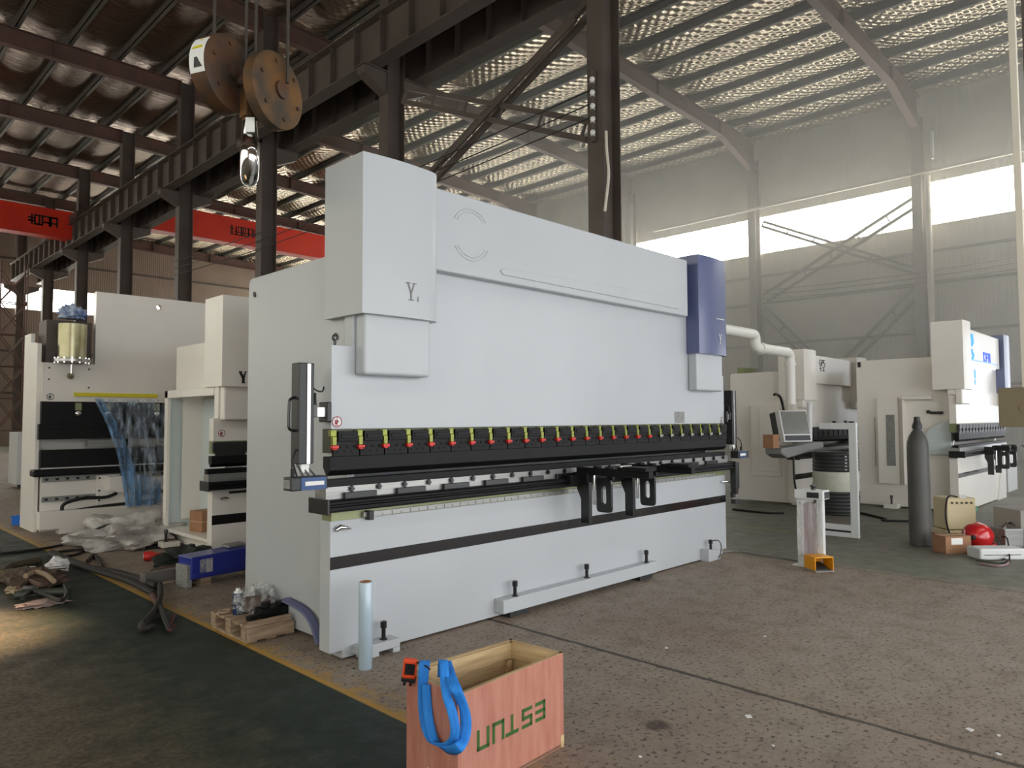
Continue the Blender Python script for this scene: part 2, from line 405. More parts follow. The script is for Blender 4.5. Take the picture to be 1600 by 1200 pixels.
w3 = t.n('ShaderNodeTexWave', wave_type='BANDS', bands_direction='X'); w3.inputs['Scale'].default_value = 1.3; w3.inputs['Distortion'].default_value = 1.2
t.l(mp3.outputs[0], w3.inputs['Vector'])
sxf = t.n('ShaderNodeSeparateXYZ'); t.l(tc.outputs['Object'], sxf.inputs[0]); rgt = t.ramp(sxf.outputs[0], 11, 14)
qs = t.math('MULTIPLY', t.math('ADD', w1.outputs['Fac'], w3.outputs['Fac']), t.math('ADD', t.math('MULTIPLY', rgt, .16), .04))
h = t.math('ADD', t.math('MULTIPLY', na, t.math('SUBTRACT', 1.0, t.math('MULTIPLY', rgt, .55))), qs)
bp = t.n('ShaderNodeBump'); bp.inputs['Strength'].default_value = 1; bp.inputs['Distance'].default_value = .17
t.l(h, bp.inputs['Height']); t.l(bp.outputs[0], t.B.inputs['Normal'])
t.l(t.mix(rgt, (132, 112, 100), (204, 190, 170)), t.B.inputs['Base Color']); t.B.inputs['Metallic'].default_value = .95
t.B.inputs['Roughness'].default_value = .24
def sagz(x, y):
    u = ((y-K0)/BY) % 1.0
    p = ((x+8.6)/1.5) % 1.0
    return zr(x)+.85-SAG*(1-abs(2*u-1)**5)*math.sin(PI*p)**.7
rf = MB()
x0, x1, y0, y1 = -9.6, 29.9, K0-2*BY, WY+.1
nx, ny = 158, 170
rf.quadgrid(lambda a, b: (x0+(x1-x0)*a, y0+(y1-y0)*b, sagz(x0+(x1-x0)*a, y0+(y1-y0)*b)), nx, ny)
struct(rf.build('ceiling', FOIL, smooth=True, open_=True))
struct(B(-9.8, WX+.2, -5.3, WY+.2, 14.65, 14.7).build('roof_slab', PURL))
# rafters (I sections along x), one for each half of each frame
def ibeam_x(b, xa, xb, y, z0a, z0b, ha, hb, w=.26, tf=.025, tw=.02):
    for lo, hi in ((0, tf), (None, None)):
        pass
    def seg(dz0a, dz1a, dz0b, dz1b, hw):
        vs = []
        for x, za, zb in ((xa, dz0a, dz1a), (xb, dz0b, dz1b)):
            for yy in (y-hw, y+hw):
                for z in (za, zb): vs.append(b.bm.verts.new((x, yy, z)))
        for f in ((0, 1, 3, 2), (4, 6, 7, 5), (0, 4, 5, 1), (2, 3, 7, 6), (0, 2, 6, 4), (1, 5, 7, 3)): b.bm.faces.new([vs[i] for i in f])
    seg(z0a, z0a+tf, z0b, z0b+tf, w/2); seg(z0a+ha-tf, z0a+ha, z0b+hb-tf, z0b+hb, w/2)
    seg(z0a+tf, z0a+ha-tf, z0b+tf, z0b+hb-tf, tw/2)
YK = [K0+BY*k for k in range(-1, 8)]
for y in YK:
    b = MB(); ibeam_x(b, -9.5, 10.05, y, zr(0), zr(10), .6, .6)
    for x in (-6, -2, 2, 6): b.box(x-.01, x+.01, y-.12, y+.12, 13.47, 14.03)
    struct(b.build('roof_beam', DSTEEL2))
    b = MB(); ibeam_x(b, 10.55, 26.6, y, zr(10.5), zr(26.6), .6, .6); ibeam_x(b, 26.6, WX-.3, y, zr(26.6), zr(29.6)-.75, .6, 1.35)
    for x in (14, 18, 22, 26.5): b.box(x-.01, x+.01, y-.12, y+.12, zr(x)+.02, zr(x)+.58)
    struct(b.build('roof_beam', DSTEEL2))
# purlins, C sections along y
i = 0; x = -8.6
while x < 29.5:
    z = zr(x)+.6
    b = MB().box(x-.012, x+.012, -5.1, WY, z, z+.245).box(x-.012, x+.12, -5.1, WY, z, z+.018).box(x-.12, x+.012, -5.1, WY, z+.227, z+.245)
    struct(b.build('purlin_beam', PURL)); x += 1.5
# ------------------------------------------------------------------ columns
def column(xc, y, ztop, mt, d=.5, w=.36, tf=.02):
    b = MB()
    b.box(xc-d/2, xc-d/2+tf, y-w/2, y+w/2, 0, ztop).box(xc+d/2-tf, xc+d/2, y-w/2, y+w/2, 0, ztop)
    b.box(xc-d/2+tf, xc+d/2-tf, y-.01, y+.01, 0, ztop)
    b.box(xc-d/2-.1, xc+d/2+.1, y-w/2-.08, y+w/2+.08, 0, .03)
    return struct(b.build('column', mt))
XC = 10.3
for k, y in enumerate(YK):
    column(XC, y, zr(XC)+.6, DSTEEL)
    # corbels that carry the two crane runways
    b = MB()
    b.prism([(XC-.25, 9.35), (XC-.9, 9.68), (XC-.9, 9.86), (XC-.25, 9.86)], 'y', y-.15, y+.15)
    b.prism([(XC+.25, 9.35), (XC+.95, 9.68), (XC+.95, 9.86), (XC+.25, 9.86)], 'y', y-.15, y+.15)
    b.box(XC-.95, XC-.25, y-.2, y+.2, 9.86, 9.885).box(XC+.25, XC+1.0, y-.2, y+.2, 9.86, 9.885)
    struct(b.build('corbel_beam', DSTEEL))
for y in YK[:6]:
    column(WX-.42, y, zr(WX)-.15, mat('grey_wall_column_paint', (146, 138, 128), .6), d=.45, w=.34)
# crane runways on each side of the column row
def runway(xc, ya, yb):
    b = MB(); z0, z1 = 9.885, 10.93; w = .19
    b.box(xc-w, xc+w, ya, yb, z0, z0+.03).box(xc-w-.03, xc+w+.03, ya, yb, z1-.03, z1).box(xc-.012, xc+.012, ya, yb, z0+.03, z1-.03)
    y = ya+.3
    while y < yb:
        b.box(xc-w+.02, xc+w-.02, y-.012, y+.012, z0+.03, z1-.03); y += 1.075
    o = struct(b.build('runway_beam', DSTEEL))
    MB().box(xc-.05, xc+.05, ya, yb, z1, z1+.03).box(xc-.03, xc+.03, ya, yb, z1+.03, z1+.12).build('rail', RAILR, o)
    return o
runway(9.65, -5, 51.6); runway(11.0, -5, 51.6)
# cross bracing of the column row and of the right wall
def brace(p, q, mt=DSTEEL, w=.06, gap=.0):
    p, q = Vector(p), Vector(q); b = MB(); d = (q-p).normalized(); b.cyl(p, q, w, n=4)
    return struct(b.build('brace_beam', mt))
def braceL(p, q, mt, lat=.13):
    """pair of angles with lacing bars"""
    p, q = Vector(p), Vector(q); d = (q-p); L = d.length; d.normalize(); nrm = Vector((1, 0, 0)).cross(d).normalized()
    b = MB(); b.cyl(p+nrm*lat, q+nrm*lat, .075, n=4).cyl(p-nrm*lat, q-nrm*lat, .075, n=4)
    k = 0
    while k*1.2 < L:
        c = p+d*(k*1.2); b.cyl(c+nrm*lat, c-nrm*lat, .03, n=4); k += 1
    return struct(b.build('brace_beam', mt))
xb = XC
braceL(at(925, 8, 0, xb+.1), at(640, 315, 0, xb+.1), DSTEEL)
braceL(at(632, 148, 0, xb), at(922, 205, 0, xb), DSTEEL, .16)
brace(at(700, 245, 0, xb-.1), at(900, 30, 0, xb-.1), DSTEEL, .05)
wb = WX-.45
WBR = mat('grey_wall_brace', (136, 130, 120), .6)
braceL(at(1436, 312, 0, wb), at(1196, 466, 0, wb), WBR, .18)
braceL(at(1192, 350, 0, wb), at(1432, 424, 0, wb), WBR, .1)
braceL(at(1192, 484, 0, wb), at(1300, 590, 0, wb), WBR, .18)
braceL(at(1436, 452, 0, wb), at(1300, 590, 0, wb), WBR, .18)
# pipes and light tube on the right wall
p = MB().cyl((WX-.95, -4, 10.4), (WX-.95, 19, 10.4), .055, n=10)
struct(p.build('pipe_trim', PIPEW))
struct(MB().tube([(WX-.69, 7.2, 11.9), (WX-.69, 7.2, 10.9)], .05).build('light_tube', PAPER))  # unlit white light tube at the wall column
d = MB(); a = at(1456, 500, 0, WX-.75)
d.cyl((WX-.75, a.y, 10.3), (WX-.75, a.y, 0), .1, n=14)
for z in (8.9, 6.2, 3.2): d.cyl((WX-.75, a.y, z), (WX-.75, a.y, z+.16), .125, n=14)
tag(d.build('downpipe', PIPEW, smooth=True), 'cream vertical downpipe running down the right wall beside a grey column', 'pipe')
# overhead wires across the wall and the hall
def wire(p, q, sag=.1, r=.012, mt=RUB, label='', name='overhead_wire'):
    p, q = Vector(p), Vector(q)
    pts = [p.lerp(q, i/16)-Vector((0, 0, sag*4*(i/16)*(1-i/16))) for i in range(17)]
    return tag(MB().tube(pts, r, 6).build(name, mt), label, 'wire')
for j, z in enumerate((7.05, 6.85, 6.65)):
    wire((WX-.7, 14.2, z-.1), (WX-.7, 1.0, z+.12), .25, .02, WBR, ('highest', 'middle', 'lowest')[j]+' of three thin wires strung across the hazy right wall')
for j, z in enumerate((7.35, 7.1, 6.85)):
    wire((XC-.33, K0, z), (XC-.33, K0+BY*3, z-.05), .2, .012, RUB, ('top', 'middle', 'bottom')[j]+' wire of three between insulators on the brown columns')
ins = thing('insulator_rack', 'row of pale insulators on the nearest tall column', 'insulator', (XC-.33, K0, 6.4))
for j in range(5): MB().lathe([(.0, -.05), (.05, -.05), (.03, -.02), (.05, .01), (.04, .05), (0, .05)], (0, 0, .15+.24*j), 10).build('insulator', PAPER, ins)
B(-.02, .075, -.02, .02, 0, 1.3).build('bracket', DSTEEL, ins)
wp = [at(947, 205, 0, XC-.28), at(948, 235, 0, XC-.3), at(951, 270, 0, XC-.31), at(948, 305, 0, XC-.3), at(945, 330, 0, XC-.28)]
tag(MB().tube(rect_path(wp), .025).build('white_cable', PIPEW, smooth=True), 'loose white cable hanging down the nearest tall column', 'cable')

# ------------------------------------------------------------------ overhead cranes
def glyphs(n, w, h, y, seed, t):
    r = random.Random(seed); sg = []
    for i in range(n):
        x = i*w*1.25
        for _ in range(3): z = r.choice((0, .33, .66, 1))*h; sg.append((x, z, x+w, z))
        for _ in range(2): q = x+r.choice((0, .5, 1))*w; sg.append((q, 0, q, h))
    return strokes(sg, t, .01, y)
def crane(label, xa, xb, y, z0, z1, gx, ng, seed, gw, gh):
    c = thing('bridge_crane', label, 'crane', ((xa+xb)/2, y, 0))
    ox = (xa+xb)/2
    MB().box(xa-ox, xb-ox, -.3, .3, z0, z1).box(xa-ox, xb-ox, -.36, .36, z0-.03, z0).box(xa-ox, xb-ox, -.36, .36, z1, z1+.03).build('girder', CRRED, c)
    for e in (xa-ox, xb-ox): MB().box(e-.15, e+.15, -1.5, 1.5, 11.06, 11.35).build('end_truck', DSTEEL, c)
    g = glyphs(ng, gw, gh, 0, seed, gw*.3); g.xf(Matrix.Translation((gx-ox, -.3, z0+.45))); g.build('lettering', PRINT, c)
    MB().cyl((xa-ox+1, -.5, z1+.5), (xb-ox-1, -.5, z1+.5), .03, n=6).build('handrail', DSTEEL, c)
    return c
ca = at(45, 340, 1, 39.2)
crane('red overhead crane girder in the left bay, faded dark marks', -8.5, 9.65, 39.5, 10.25, 11.5, ca.x, 4, 3, .24, .42)
ca = at(361, 365, 1, 35.7)
crane('bright red overhead crane girder with black lettering behind the columns', 11.0, 28.2, 36, 10.55, 11.8, ca.x, 8, 5, .15, .42)
# ------------------------------------------------------------------ press brakes
MAIN = dict(bed0=.0, bedtop=.868, st0=.57, st1=.647, tab0=.935, tab1=1.01, rail=1.085, die=1.13, pun0=1.15, pun1=1.27, ram=1.44,
            shoulder=1.97, ramtop=2.6, cov0=2.545, cov1=3.13, box0=2.17, box1=3.2, gd0=1.785, fr=2.62, depth=1.53, boxy=-.15, fx=.18)
def scaled(s, **k):
    d = {a: (b*s if a not in ('depth', 'boxy', 'fx') else b) for a, b in MAIN.items()}; d.update(k); return d
def slot_plate(b, c, w, h, iw, ih, x0, x1, n=28):
    """rounded plate with an oval slot, in the y-z plane, centre c=(y,z)"""
    def se(a, w, h, p):
        s, q = math.sin(a), math.cos(a)
        return (c[0]+w/2*math.copysign(abs(q)**(2/p), q), c[1]+h/2*math.copysign(abs(s)**(2/p), s))
    def st(a):
        s, q = math.sin(a), math.cos(a); r = iw/2
        return (c[0]+r*q, c[1]+math.copysign(ih/2-r, s)+r*s)
    R = []
    for x in (x0, x1):
        R.append([[b.bm.verts.new((x, *se(2*PI*i/n+.001, w, h, 7))) for i in range(n)], [b.bm.verts.new((x, *st(2*PI*i/n+.001))) for i in range(n)]])
    for i in range(n):
        j = (i+1) % n
        for k in (0, 1): b.bm.faces.new((R[k][0][i], R[k][0][j], R[k][1][j], R[k][1][i]))
        for k in (0, 1): b.bm.faces.new((R[0][k][i], R[0][k][j], R[1][k][j], R[1][k][i]))
    return b
def no_hands(root, x, z, r=.036, mt=PRINT, name='warning_sticker'):
    s = MB().cyl((x, -.004, z), (x, 0, z), r, n=28).build(name, PAPER, root)
    b = MB(); n = 32
    for i in range(n):
        a0, a1 = 2*PI*i/n, 2*PI*(i+1)/n
        q = [b.bm.verts.new((x+rr*math.cos(a), -.006, z+rr*math.sin(a))) for a, rr in ((a0, r*.98), (a1, r*.98), (a1, r*.82), (a0, r*.82))]
        b.bm.faces.new(q)
    # hand between the tools
    b.box(x-r*.42, x+r*.1, -.0065, -.0055, z-r*.45, z+r*.05); b.box(x+r*.08, x+r*.3, -.0065, -.0055, z-r*.1, z+r*.25)
    for k in range(3): b.box(x-r*.4+k*r*.2, x-r*.28+k*r*.2, -.0065, -.0055, z, z+r*.35)
    b.box(x-r*.03, x+r*.05, -.0065, -.0055, z+r*.35, z+r*.8); b.box(x-r*.3, x+r*.34, -.0065, -.0055, z-r*.68, z-r*.55)
    b.build('hand_symbol', mt, s)
def jack_bolt(root, x, y, z, h=.115):
    MB().lathe([(.014, 0), (.014, h*.62), (.013, h*.62), (.021, h*.64), (.021, h*.97), (.018, h), (.009, h), (.009, h*.9), (.001, h*.9)], (x, y, z), 16).lathe([(.026, -.004), (.026, .006), (.012, .007)], (x, y, z), 16).build('jack_bolt', BLACKP, root, smooth=True)
def support_arm(root, x, zt, ln=.78, s=1.0):
    a = MB().box(x-.03, x+.03, -ln, -.1, zt, zt+.06).box(x-.075, x+.075, -ln, -ln+.22, zt+.055, zt+.085).box(x-.06, x+.06, -.24, -.09, zt-.06, zt+.02)
    for q in range(4): a.box(x-.034, x+.034, -.3-.12*q-.02, -.3-.12*q+.02, zt+.06, zt+.075)
    a = a.build('support_arm', BLACK, root, bevel=.004)
    MB().prism([(-.14, zt-.4*s), (-.225, zt-.4*s), (-.225, zt), (-.1, zt), (-.1, zt-.12), (-.14, zt-.2)], 'x', x-.022, x+.022).build('mount_plate', BLACKP, a, bevel=.003)
    b = MB(); slot_plate(b, (-.37, zt-.155*s), .15, .28*s, .05, .15*s, x-.012, x+.012); b.build('slotted_handle', BLACKP, a)
    MB().cyl((x, -.262, zt-.24*s), (x, -.262, zt+.01), .013, n=12).lathe([(.022, 0), (.022, .03), (.012, .035)], (x, -.262, zt+.01), 12).build('clamp_rod', CHROME, a, smooth=True)
    MB().lathe([(.03, -.015), (.034, 0), (.03, .015)], (x+.02, -.42, zt-.02), 14, (1, 0, 0)).build('knob', RUB, a, smooth=True)
def laser_guard(root, L, side, z0):
    """column of a laser tool guard, local x mirrored by side"""
    X = (lambda q: q) if side < 0 else (lambda q: L-q)
    def bx(b, x0, x1, *a): return b.box(min(X(x0), X(x1)), max(X(x0), X(x1)), *a)
    g = bx(MB(), -.235, -.135, -.03, .07, z0, z0+.61); g = g.build('laser_guard_column', DARKG, root, bevel=.006)
    bx(MB(), -.185, -.162, -.035, -.029, z0, z0+.605).build('guide_strip', STEEL, g)
    MB().tube(rect_path([(X(-.235), .02, z0+.40), (X(-.27), .02, z0+.385), (X(-.275), .02, z0+.33), (X(-.275), .02, z0+.25), (X(-.27), .02, z0+.21), (X(-.235), .02, z0+.2)], 4), .009, 8).build('pull_handle', BLACKP, g, smooth=True)
    bx(MB(), -.135, -.105, -.02, .05, z0+.28, z0+.36).build('clamp_block', BLACKP, g, bevel=.004)
    bx(MB(), -.105, -.04, -.01, .06, z0+.28, z0+.345).build('mounting_block', STEEL, g, bevel=.004)
    bx(MB(), -.045, -.012, -.03, .075, z0+.25, z0+.375).build('mounting_plate', DARKG, g, bevel=.008)
    MB().cyl((X(-.115), 0, z0+.36), (X(-.112), 0, z0+.43), .012, .006, 10).build('clamp_lever', RUB, g, smooth=True)
    b = MB()
    for x in (-.245, -.205, -.165, -.125): b.cyl((X(x), -.03, z0-.075), (X(x*.6-.11), 0, z0+.005), .006, n=8)
    b.build('hanger_rods', BLACKP, g)
    bx(MB(), -.215, -.155, -.02, .03, z0-.055, z0).build('hanger_block', PAPER, g, bevel=.01)
    h = bx(MB(), -.33, -.09, -.12, -.02, z0-.15, z0-.07).build('laser_head', DARKG, root, bevel=.008)
    bx(MB(), -.27, -.105, -.124, -.119, z0-.148, z0-.075).build('head_cover', TINT, h)
    bx(MB(), -.245, -.12, -.127, -.123, z0-.122, z0-.098).build('name_plate', PAPER, h)
    bx(MB(), -.334, -.329, -.105, -.035, z0-.135, z0-.085).build('laser_window', GREYLAB, h)
    MB().tube(rect_path([(X(-.285), -.05, z0-.07), (X(-.29), -.05, z0+.02), (X(-.25), -.02, z0+.08), (X(-.237), 0, z0+.085)], 5), .005, 6).lathe([(.012, 0), (.012, .05), (.006, .052)], (X(-.285), -.05, z0-.075), 10).build('sensor_cable', RUB, h, smooth=True)
    MB().tube(rect_path([(X(-.135), 0, z0+.47), (X(-.11), -.01, z0+.445), (X(-.07), -.01, z0+.44), (X(-.04), .02, z0+.47)], 5), .005, 6).build('power_cable', RUB, g, smooth=True)
def serif_y(root, x, y, z, h, mt, thin=1.0):
    b = MB(); w = h*.72; t = h*.16*thin; d = .003
    def poly(p): b.prism(p, 'y', y-d, y)
    poly([(x-t/2, z), (x+t/2, z), (x+t/2, z+h*.48), (x-t/2, z+h*.48)])
    poly([(x-t/2, z+h*.42), (x+t/2, z+h*.42), (x-w*.24, z+h*.97), (x-w*.24-t, z+h*.97)])
    poly([(x-t*.2, z+h*.42), (x+t/2, z+h*.42), (x+w*.34, z+h*.97), (x+w*.34-t*.5, z+h*.97)])
    s = h*.045
    b.box(x-w*.26, x+w*.26, y-d, y, z, z+s); b.box(x-w*.52, x-w*.08, y-d, y, z+h-s, z+h); b.box(x+w*.16, x+w*.5, y-d, y, z+h-s, z+h)
    return b.build('axis_letter', mt, root)
def cover_box(x0, x1, y0, y1, z0, z1, right_round=True, bulge=.02):
    """cylinder cover: gently bulged front with a rounded right edge"""
    p = [(x0, y1), (x0, y0)]
    w = x1-x0; r = min(.12, y1-y0-.02)
    n = 10
    for i in range(1, n): 
        u = i/n; p.append((x0+(w-r)*u, y0-bulge*math.sin(PI*u*.9)))
    for i in range(0, 9):
        a = PI/2*i/8; p.append((x1-r+r*math.sin(a), y0-bulge*.3*(1-i/8)+r*(1-math.cos(a))*.62))
    p.append((x1, y1))
    return MB().prism(p, 'z', z0, z1)
def arc_pts(cx, cz, r, a0, a1, y, n=28): return [(cx+r*math.cos(math.radians(a0+(a1-a0)*i/n)), y, cz+r*math.sin(math.radians(a0+(a1-a0)*i/n))) for i in range(n+1)]

def press_brake(label, x0, yf, L, P, clamps=12, detail=0, left=None, right=None, frame='solid', inset=.125, boxw=.645, group=None):
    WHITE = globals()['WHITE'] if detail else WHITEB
    left = left or WHITE; right = right or WHITE
    g = lambda k: P[k]
    root = thing('press_brake', label, 'press brake', (x0, yf, 0), group=group)
    # bed plate with stepped corners
    MB().prism([(0, .06), (.09, .06), (.09, .012), (L-.09, .012), (L-.09, .06), (L, .06), (L, g('bedtop')), (0, g('bedtop'))], 'y', 0, .12).build('bed', WHITE, root, bevel=.004)
    B(.01, L-.01, .005, .115, g('bedtop'), g('tab0')+.02).build('bed_rail', OLIVE, root)
    B(0, L, -.003, 0, g('st0'), g('st1')).build('black_stripe', STRIPE, root)
    # side frames
    fx, D = g('fx'), g('depth')
    rr = [(D-.05+.05*math.cos(a), g('fr')-.05+.05*math.sin(a)) for a in (0, PI/8, PI/4, 3*PI/8, PI/2)]
    prof = [(.1, .03), (.1, g('fr')), *reversed(rr), (D, .03)]
    for i, xs in enumerate((fx, L-fx-.06)):
        if frame == 'open' and i == 0:
            b = MB().box(xs, xs+.06, .1, D, g('fr')-.62, g('fr')).box(xs, xs+.06, .1, .17, .03, g('fr')-.62).box(xs, xs+.06, .1, D, .03, .2)
            b.build('side_frame', WHITE, root, bevel=.004)
        else: MB().prism(prof, 'x', xs, xs+.06).build('side_frame', WHITE, root, bevel=.004)
    B(fx+.06, L-fx-.06, D-.1, D-.06, .3, g('fr')-.1).build('back_cover', WHITE, root)
    B(fx+.06, L-fx-.06, .3, .34, .1, g('fr')-.2).build('inner_plate', WHITE, root)
    # ram plate with shoulders
    MB().prism([(0, g('ram')), (L, g('ram')), (L, g('shoulder')), (L-inset-.03, g('shoulder')), (L-inset-.03, g('ramtop')), (inset+.03, g('ramtop')), (inset+.03, g('shoulder')), (0, g('shoulder'))], 'y', 0, .1).build('ram', WHITE, root, bevel=.004)
    # covers
    by = g('boxy')
    cover_box(inset, inset+boxw, by, .3, g('box0'), g('box1')).build('cylinder_cover', left, root, smooth=True)
    c2 = cover_box(L-inset-boxw, L-inset, by, .3, g('box0'), g('box1')).build('cylinder_cover', right, root, smooth=True)
    if right is not left: c2['label'] = 'slate blue cylinder cover'
    for xs in (inset+.045, L-inset-boxw+.02):
        MB().box(xs, xs+boxw-.11, by+.04, 0, g('gd0'), g('box0')+.02).build('cylinder_guard', WHITE, root, bevel=.02, seg=3)
    tc = MB().box(inset+boxw-.02, L-inset-boxw-.09, -.08, .3, g('cov0'), g('cov1')).build('top_cover', WHITE, root, bevel=.012, seg=3)
    # tool clamps
    MB().box(.0, L, -.002, .1, g('pun1')+.02, g('ram')).build('clamp_rail', mat('dark_oiled_rail', (62, 62, 44), .4, metal=.4) if detail else OLIVE, root)
    hc = g('ram')-g('pun1'); pitch = L/(clamps+.0)
    if detail:
        r = random.Random(2)
        proto = None
        for i in range(clamps):
            xs = pitch*i
            if proto is None:
                b = MB().box(.028, pitch-.022, -.045, 0, g('ram')-.075, g('ram')-.012).box(.005, pitch-.004, -.03, 0, g('pun1'), g('ram')-.075).box(.045, pitch-.04, -.05, -.04, g('ram')-.06, g('ram')-.03)
                for q in (.05, .1, .15): b.cyl((q, -.036, g('pun1')+.06), (q, -.03, g('pun1')+.06), .008, n=8); b.cyl((q-.02, -.034, g('pun1')+.03), (q-.02, -.03, g('pun1')+.03), .006, n=8)
                proto = k = b.build('tool_clamp', BLACK, root, bevel=.003)
                wd = MB().box(-.021, .021, -.034, 0, g('ram')-.045, g('ram')-.004).prism([(-.013, g('ram')-.1), (.013, g('ram')-.1), (.016, g('ram')-.045), (-.016, g('ram')-.045)], 'y', -.046, -.02).build('clamp_wedge', YELG, k, bevel=.003)
                lv = MB().box(-.024, .024, -.058, -.03, g('ram')-.119, g('ram')-.1).box(-.015, .015, -.05, -.03, g('ram')-.128, g('ram')-.119).build('clamp_lever', REDP, k, bevel=.003)
                grey = lv.data.copy(); grey.materials[0] = STEEL; 
            else:
                k = proto.copy(); COL.objects.link(k); k.location = (xs, 0, 0)
                for ch in list(proto.children):
                    c = ch.copy(); COL.objects.link(c); c.parent = k
                    if ch.name.startswith('clamp_lever') and i > 18: c.data = grey
    else:
        for i in range(clamps):
            b = MB().box(pitch*i+.01, pitch*(i+1)-.01, -.04, 0, g('ram')-hc*.5, g('ram')-.01).box(pitch*i+.02, pitch*(i+1)-.02, -.03, 0, g('pun1'), g('ram')-hc*.45)
            b.box(pitch*i-.015, pitch*i+.01, -.045, 0, g('ram')-hc*.75, g('ram')-hc*.1)
            b.build('tool_clamp', DARKG, root)
    # punch, die, die rail and table
    p0, p1 = g('pun0'), g('pun1')
    MB().prism([(-.032, p1), (-.032, p0+.035), (-.012, p0+.012), (.004, p0), (.012, p0), (.05, p0+.05), (.05, p1)], 'x', -.025, L-.02).build('punch', BLACK, root, bevel=.002)
    MB().prism([(-.03, g('rail')), (-.03, g('die')), (-.006, g('die')), (0, g('die')-.012), (.006, g('die')), (.04, g('die')), (.04, g('rail'))], 'x', -.07, L-.05).build('die', BLACK, root, bevel=.002)
    z0, z1 = g('tab1'), g('rail')
    MB().box(-.06, L-.02, -.045, .08, z0, z1).box(-.06, L-.02, -.05, -.04, z0+.03, z0+.034).build('die_rail', GREYS, root)
    if detail:
        n = 24
        for i in range(n):
            x = .12+i*(L-.25)/(n-1); b = MB()
            for k in range(5):
                a = 2*PI*k/5; b.cyl((x+.012*math.cos(a), -.06, z1-.018+.012*math.sin(a)), (x+.012*math.cos(a), -.045, z1-.018+.012*math.sin(a)), .0075, n=8)
            b.cyl((x, -.064, z1-.018), (x, -.045, z1-.018), .01, n=10); b.build('star_knob', BLACKP, root)
        x = .06
        while x < L-.3:
            B(x, x+.235, -.075, -.045, z0-.005, z0+.038).build('die_clamp', BLACKP, root, bevel=.003); x += .4
    a, b_ = g('tab0'), g('tab1')
    MB().prism([(.1, a), (-.1, a), (-.115, a+.012), (-.115, a+.03), (-.1, a+.034), (-.1, a+.045), (-.115, a+.05), (-.115, b_-.012), (-.1, b_), (.1, b_)], 'x', -.08, L+.02).build('table_beam', BLACK, root, bevel=.002)
    for x in (-.095, L+.02): B(x, x+.016, -.125, .1, a-.01, b_+.01).build('table_end_cap', BLACKP, root, bevel=.003)
    return root, tc

# ---- the big machine in the middle
MX, MY, ML = 2.42, 3.97, 4.98
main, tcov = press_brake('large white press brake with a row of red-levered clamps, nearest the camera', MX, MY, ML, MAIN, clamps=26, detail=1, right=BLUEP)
# raised ring and long ridge on the top cover
b = MB(); cx, cz = 3.532-MX, 2.851
for r, a0, a1 in ((.19, 38, 150), (.165, 42, 146), (.19, 212, 330), (.165, 216, 326)): MB().tube(arc_pts(cx, cz, r, a0, a1, -.081), .006, 6).build('raised_arc', WHITE, tcov, smooth=True)
MB().prism([(1.43, 2.60), (1.40, 2.635), (1.46, 2.655), (3.9, 2.72), (3.96, 2.70), (3.96, 2.62), (3.92, 2.60)], 'y', -.089, -.08).build('raised_ridge', WHITE, tcov, bevel=.005)
serif_y(main, 2.911-MX, -.172, 2.285, .118, GREYLAB, .6)
strokes([(0, 0, 0, .03)], .005, .003, 0).xf(Matrix.Translation((2.97-MX, -.17, 2.285))).build('axis_letter', GREYLAB, main)
serif_y(main, ML-.37, -.172, 2.29, .1, PAPER, .5)
B(ML-.44, ML-.28, -.176, -.168, 2.55, 2.558).build('cover_slot', PAPER, main)
MB().tube(rect_path([(.05, .05, 1.97), (.055, .05, 2.0), (.04, .05, 2.02), (.06, .05, 2.045), (.075, .05, 2.03), (.07, .05, 2.01)], 4), .009, 8).build('lifting_eye', BLACKP, main, smooth=True)
MB().lathe([(.02, 0), (.02, .004), (.012, .005)], (.178, 1.43, 2.49), 12, (-1, 0, 0)).box(.173, .179, 1.405, 1.43, 2.465, 2.485).build('crane_symbol', PRINT, main)
no_hands(main, .04, 1.487, mt=PRINTR); no_hands(main, ML-.06, 1.475)
B(6.38-MX, 6.565-MX, -.003, 0, 1.45, 1.565).build('etched_plate', GREYLAB, main)
MB().tube([(.035, -.012, .815), (.06, -.02, .83), (.1, -.022, .822), (.14, -.012, .812)], [.016, .018, .012, .006], 10).lathe([(.018, -.02), (.018, .0)], (.055, 0, .825), 14, (0, 1, 0)).build('latch', CHROME, main, smooth=True)
# ruler under the table
b = B(.23, ML-.25, -.022, 0, .875, .905).build('scale_ruler', GREYS, main)
for i in range(30): pass
q = MB()
for i in range(60): q.box(.3+i*.075, .303+i*.075, -.024, -.022, .875, .89 if i % 2 else .9)
q.build('scale_marks', PRINT, b)
B(.255, .29, -.05, 0, .855, .915).build('ruler_stop', BLACKP, main, bevel=.003)
# sliding front supports
for x in (4.72-MX, 5.34-MX): support_arm(main, x, 1.035, .82)
B(4.55-MX, 5.75-MX, -.16, -.1, .955, 1.03).build('support_carriage', BLACK, main, bevel=.004)
B(4.75-MX, 5.9-MX, -.5, -.44, 1.055, 1.09).build('support_bridge', BLACK, main, bevel=.003)
B(4.82-MX, 4.98-MX, -.46, -.40, 1.09, 1.115).build('stop_block', STEEL, main, bevel=.004)
laser_guard(main, ML, -1, 1.235); laser_guard(main, ML, 1, 1.2)
MB().box(ML+.0, ML+.08, -.13, -.06, .72, 1.01).box(ML+.01, ML+.07, -.12, -.06, .66, .72).build('end_bracket', BLACKP, main, bevel=.004)
MB().cyl((ML-.12, -.02, .8), (ML+.02, -.06, .795), .012, n=10).build('hand_lever', CHROME, main, smooth=True)
MB().cyl((ML+.06, -.06, .62), (ML+.06, -.06, .68), .03, n=12).box(ML+.04, ML+.16, -.1, -.04, .55, .6).build('switch_box', DARKG, main, bevel=.006)
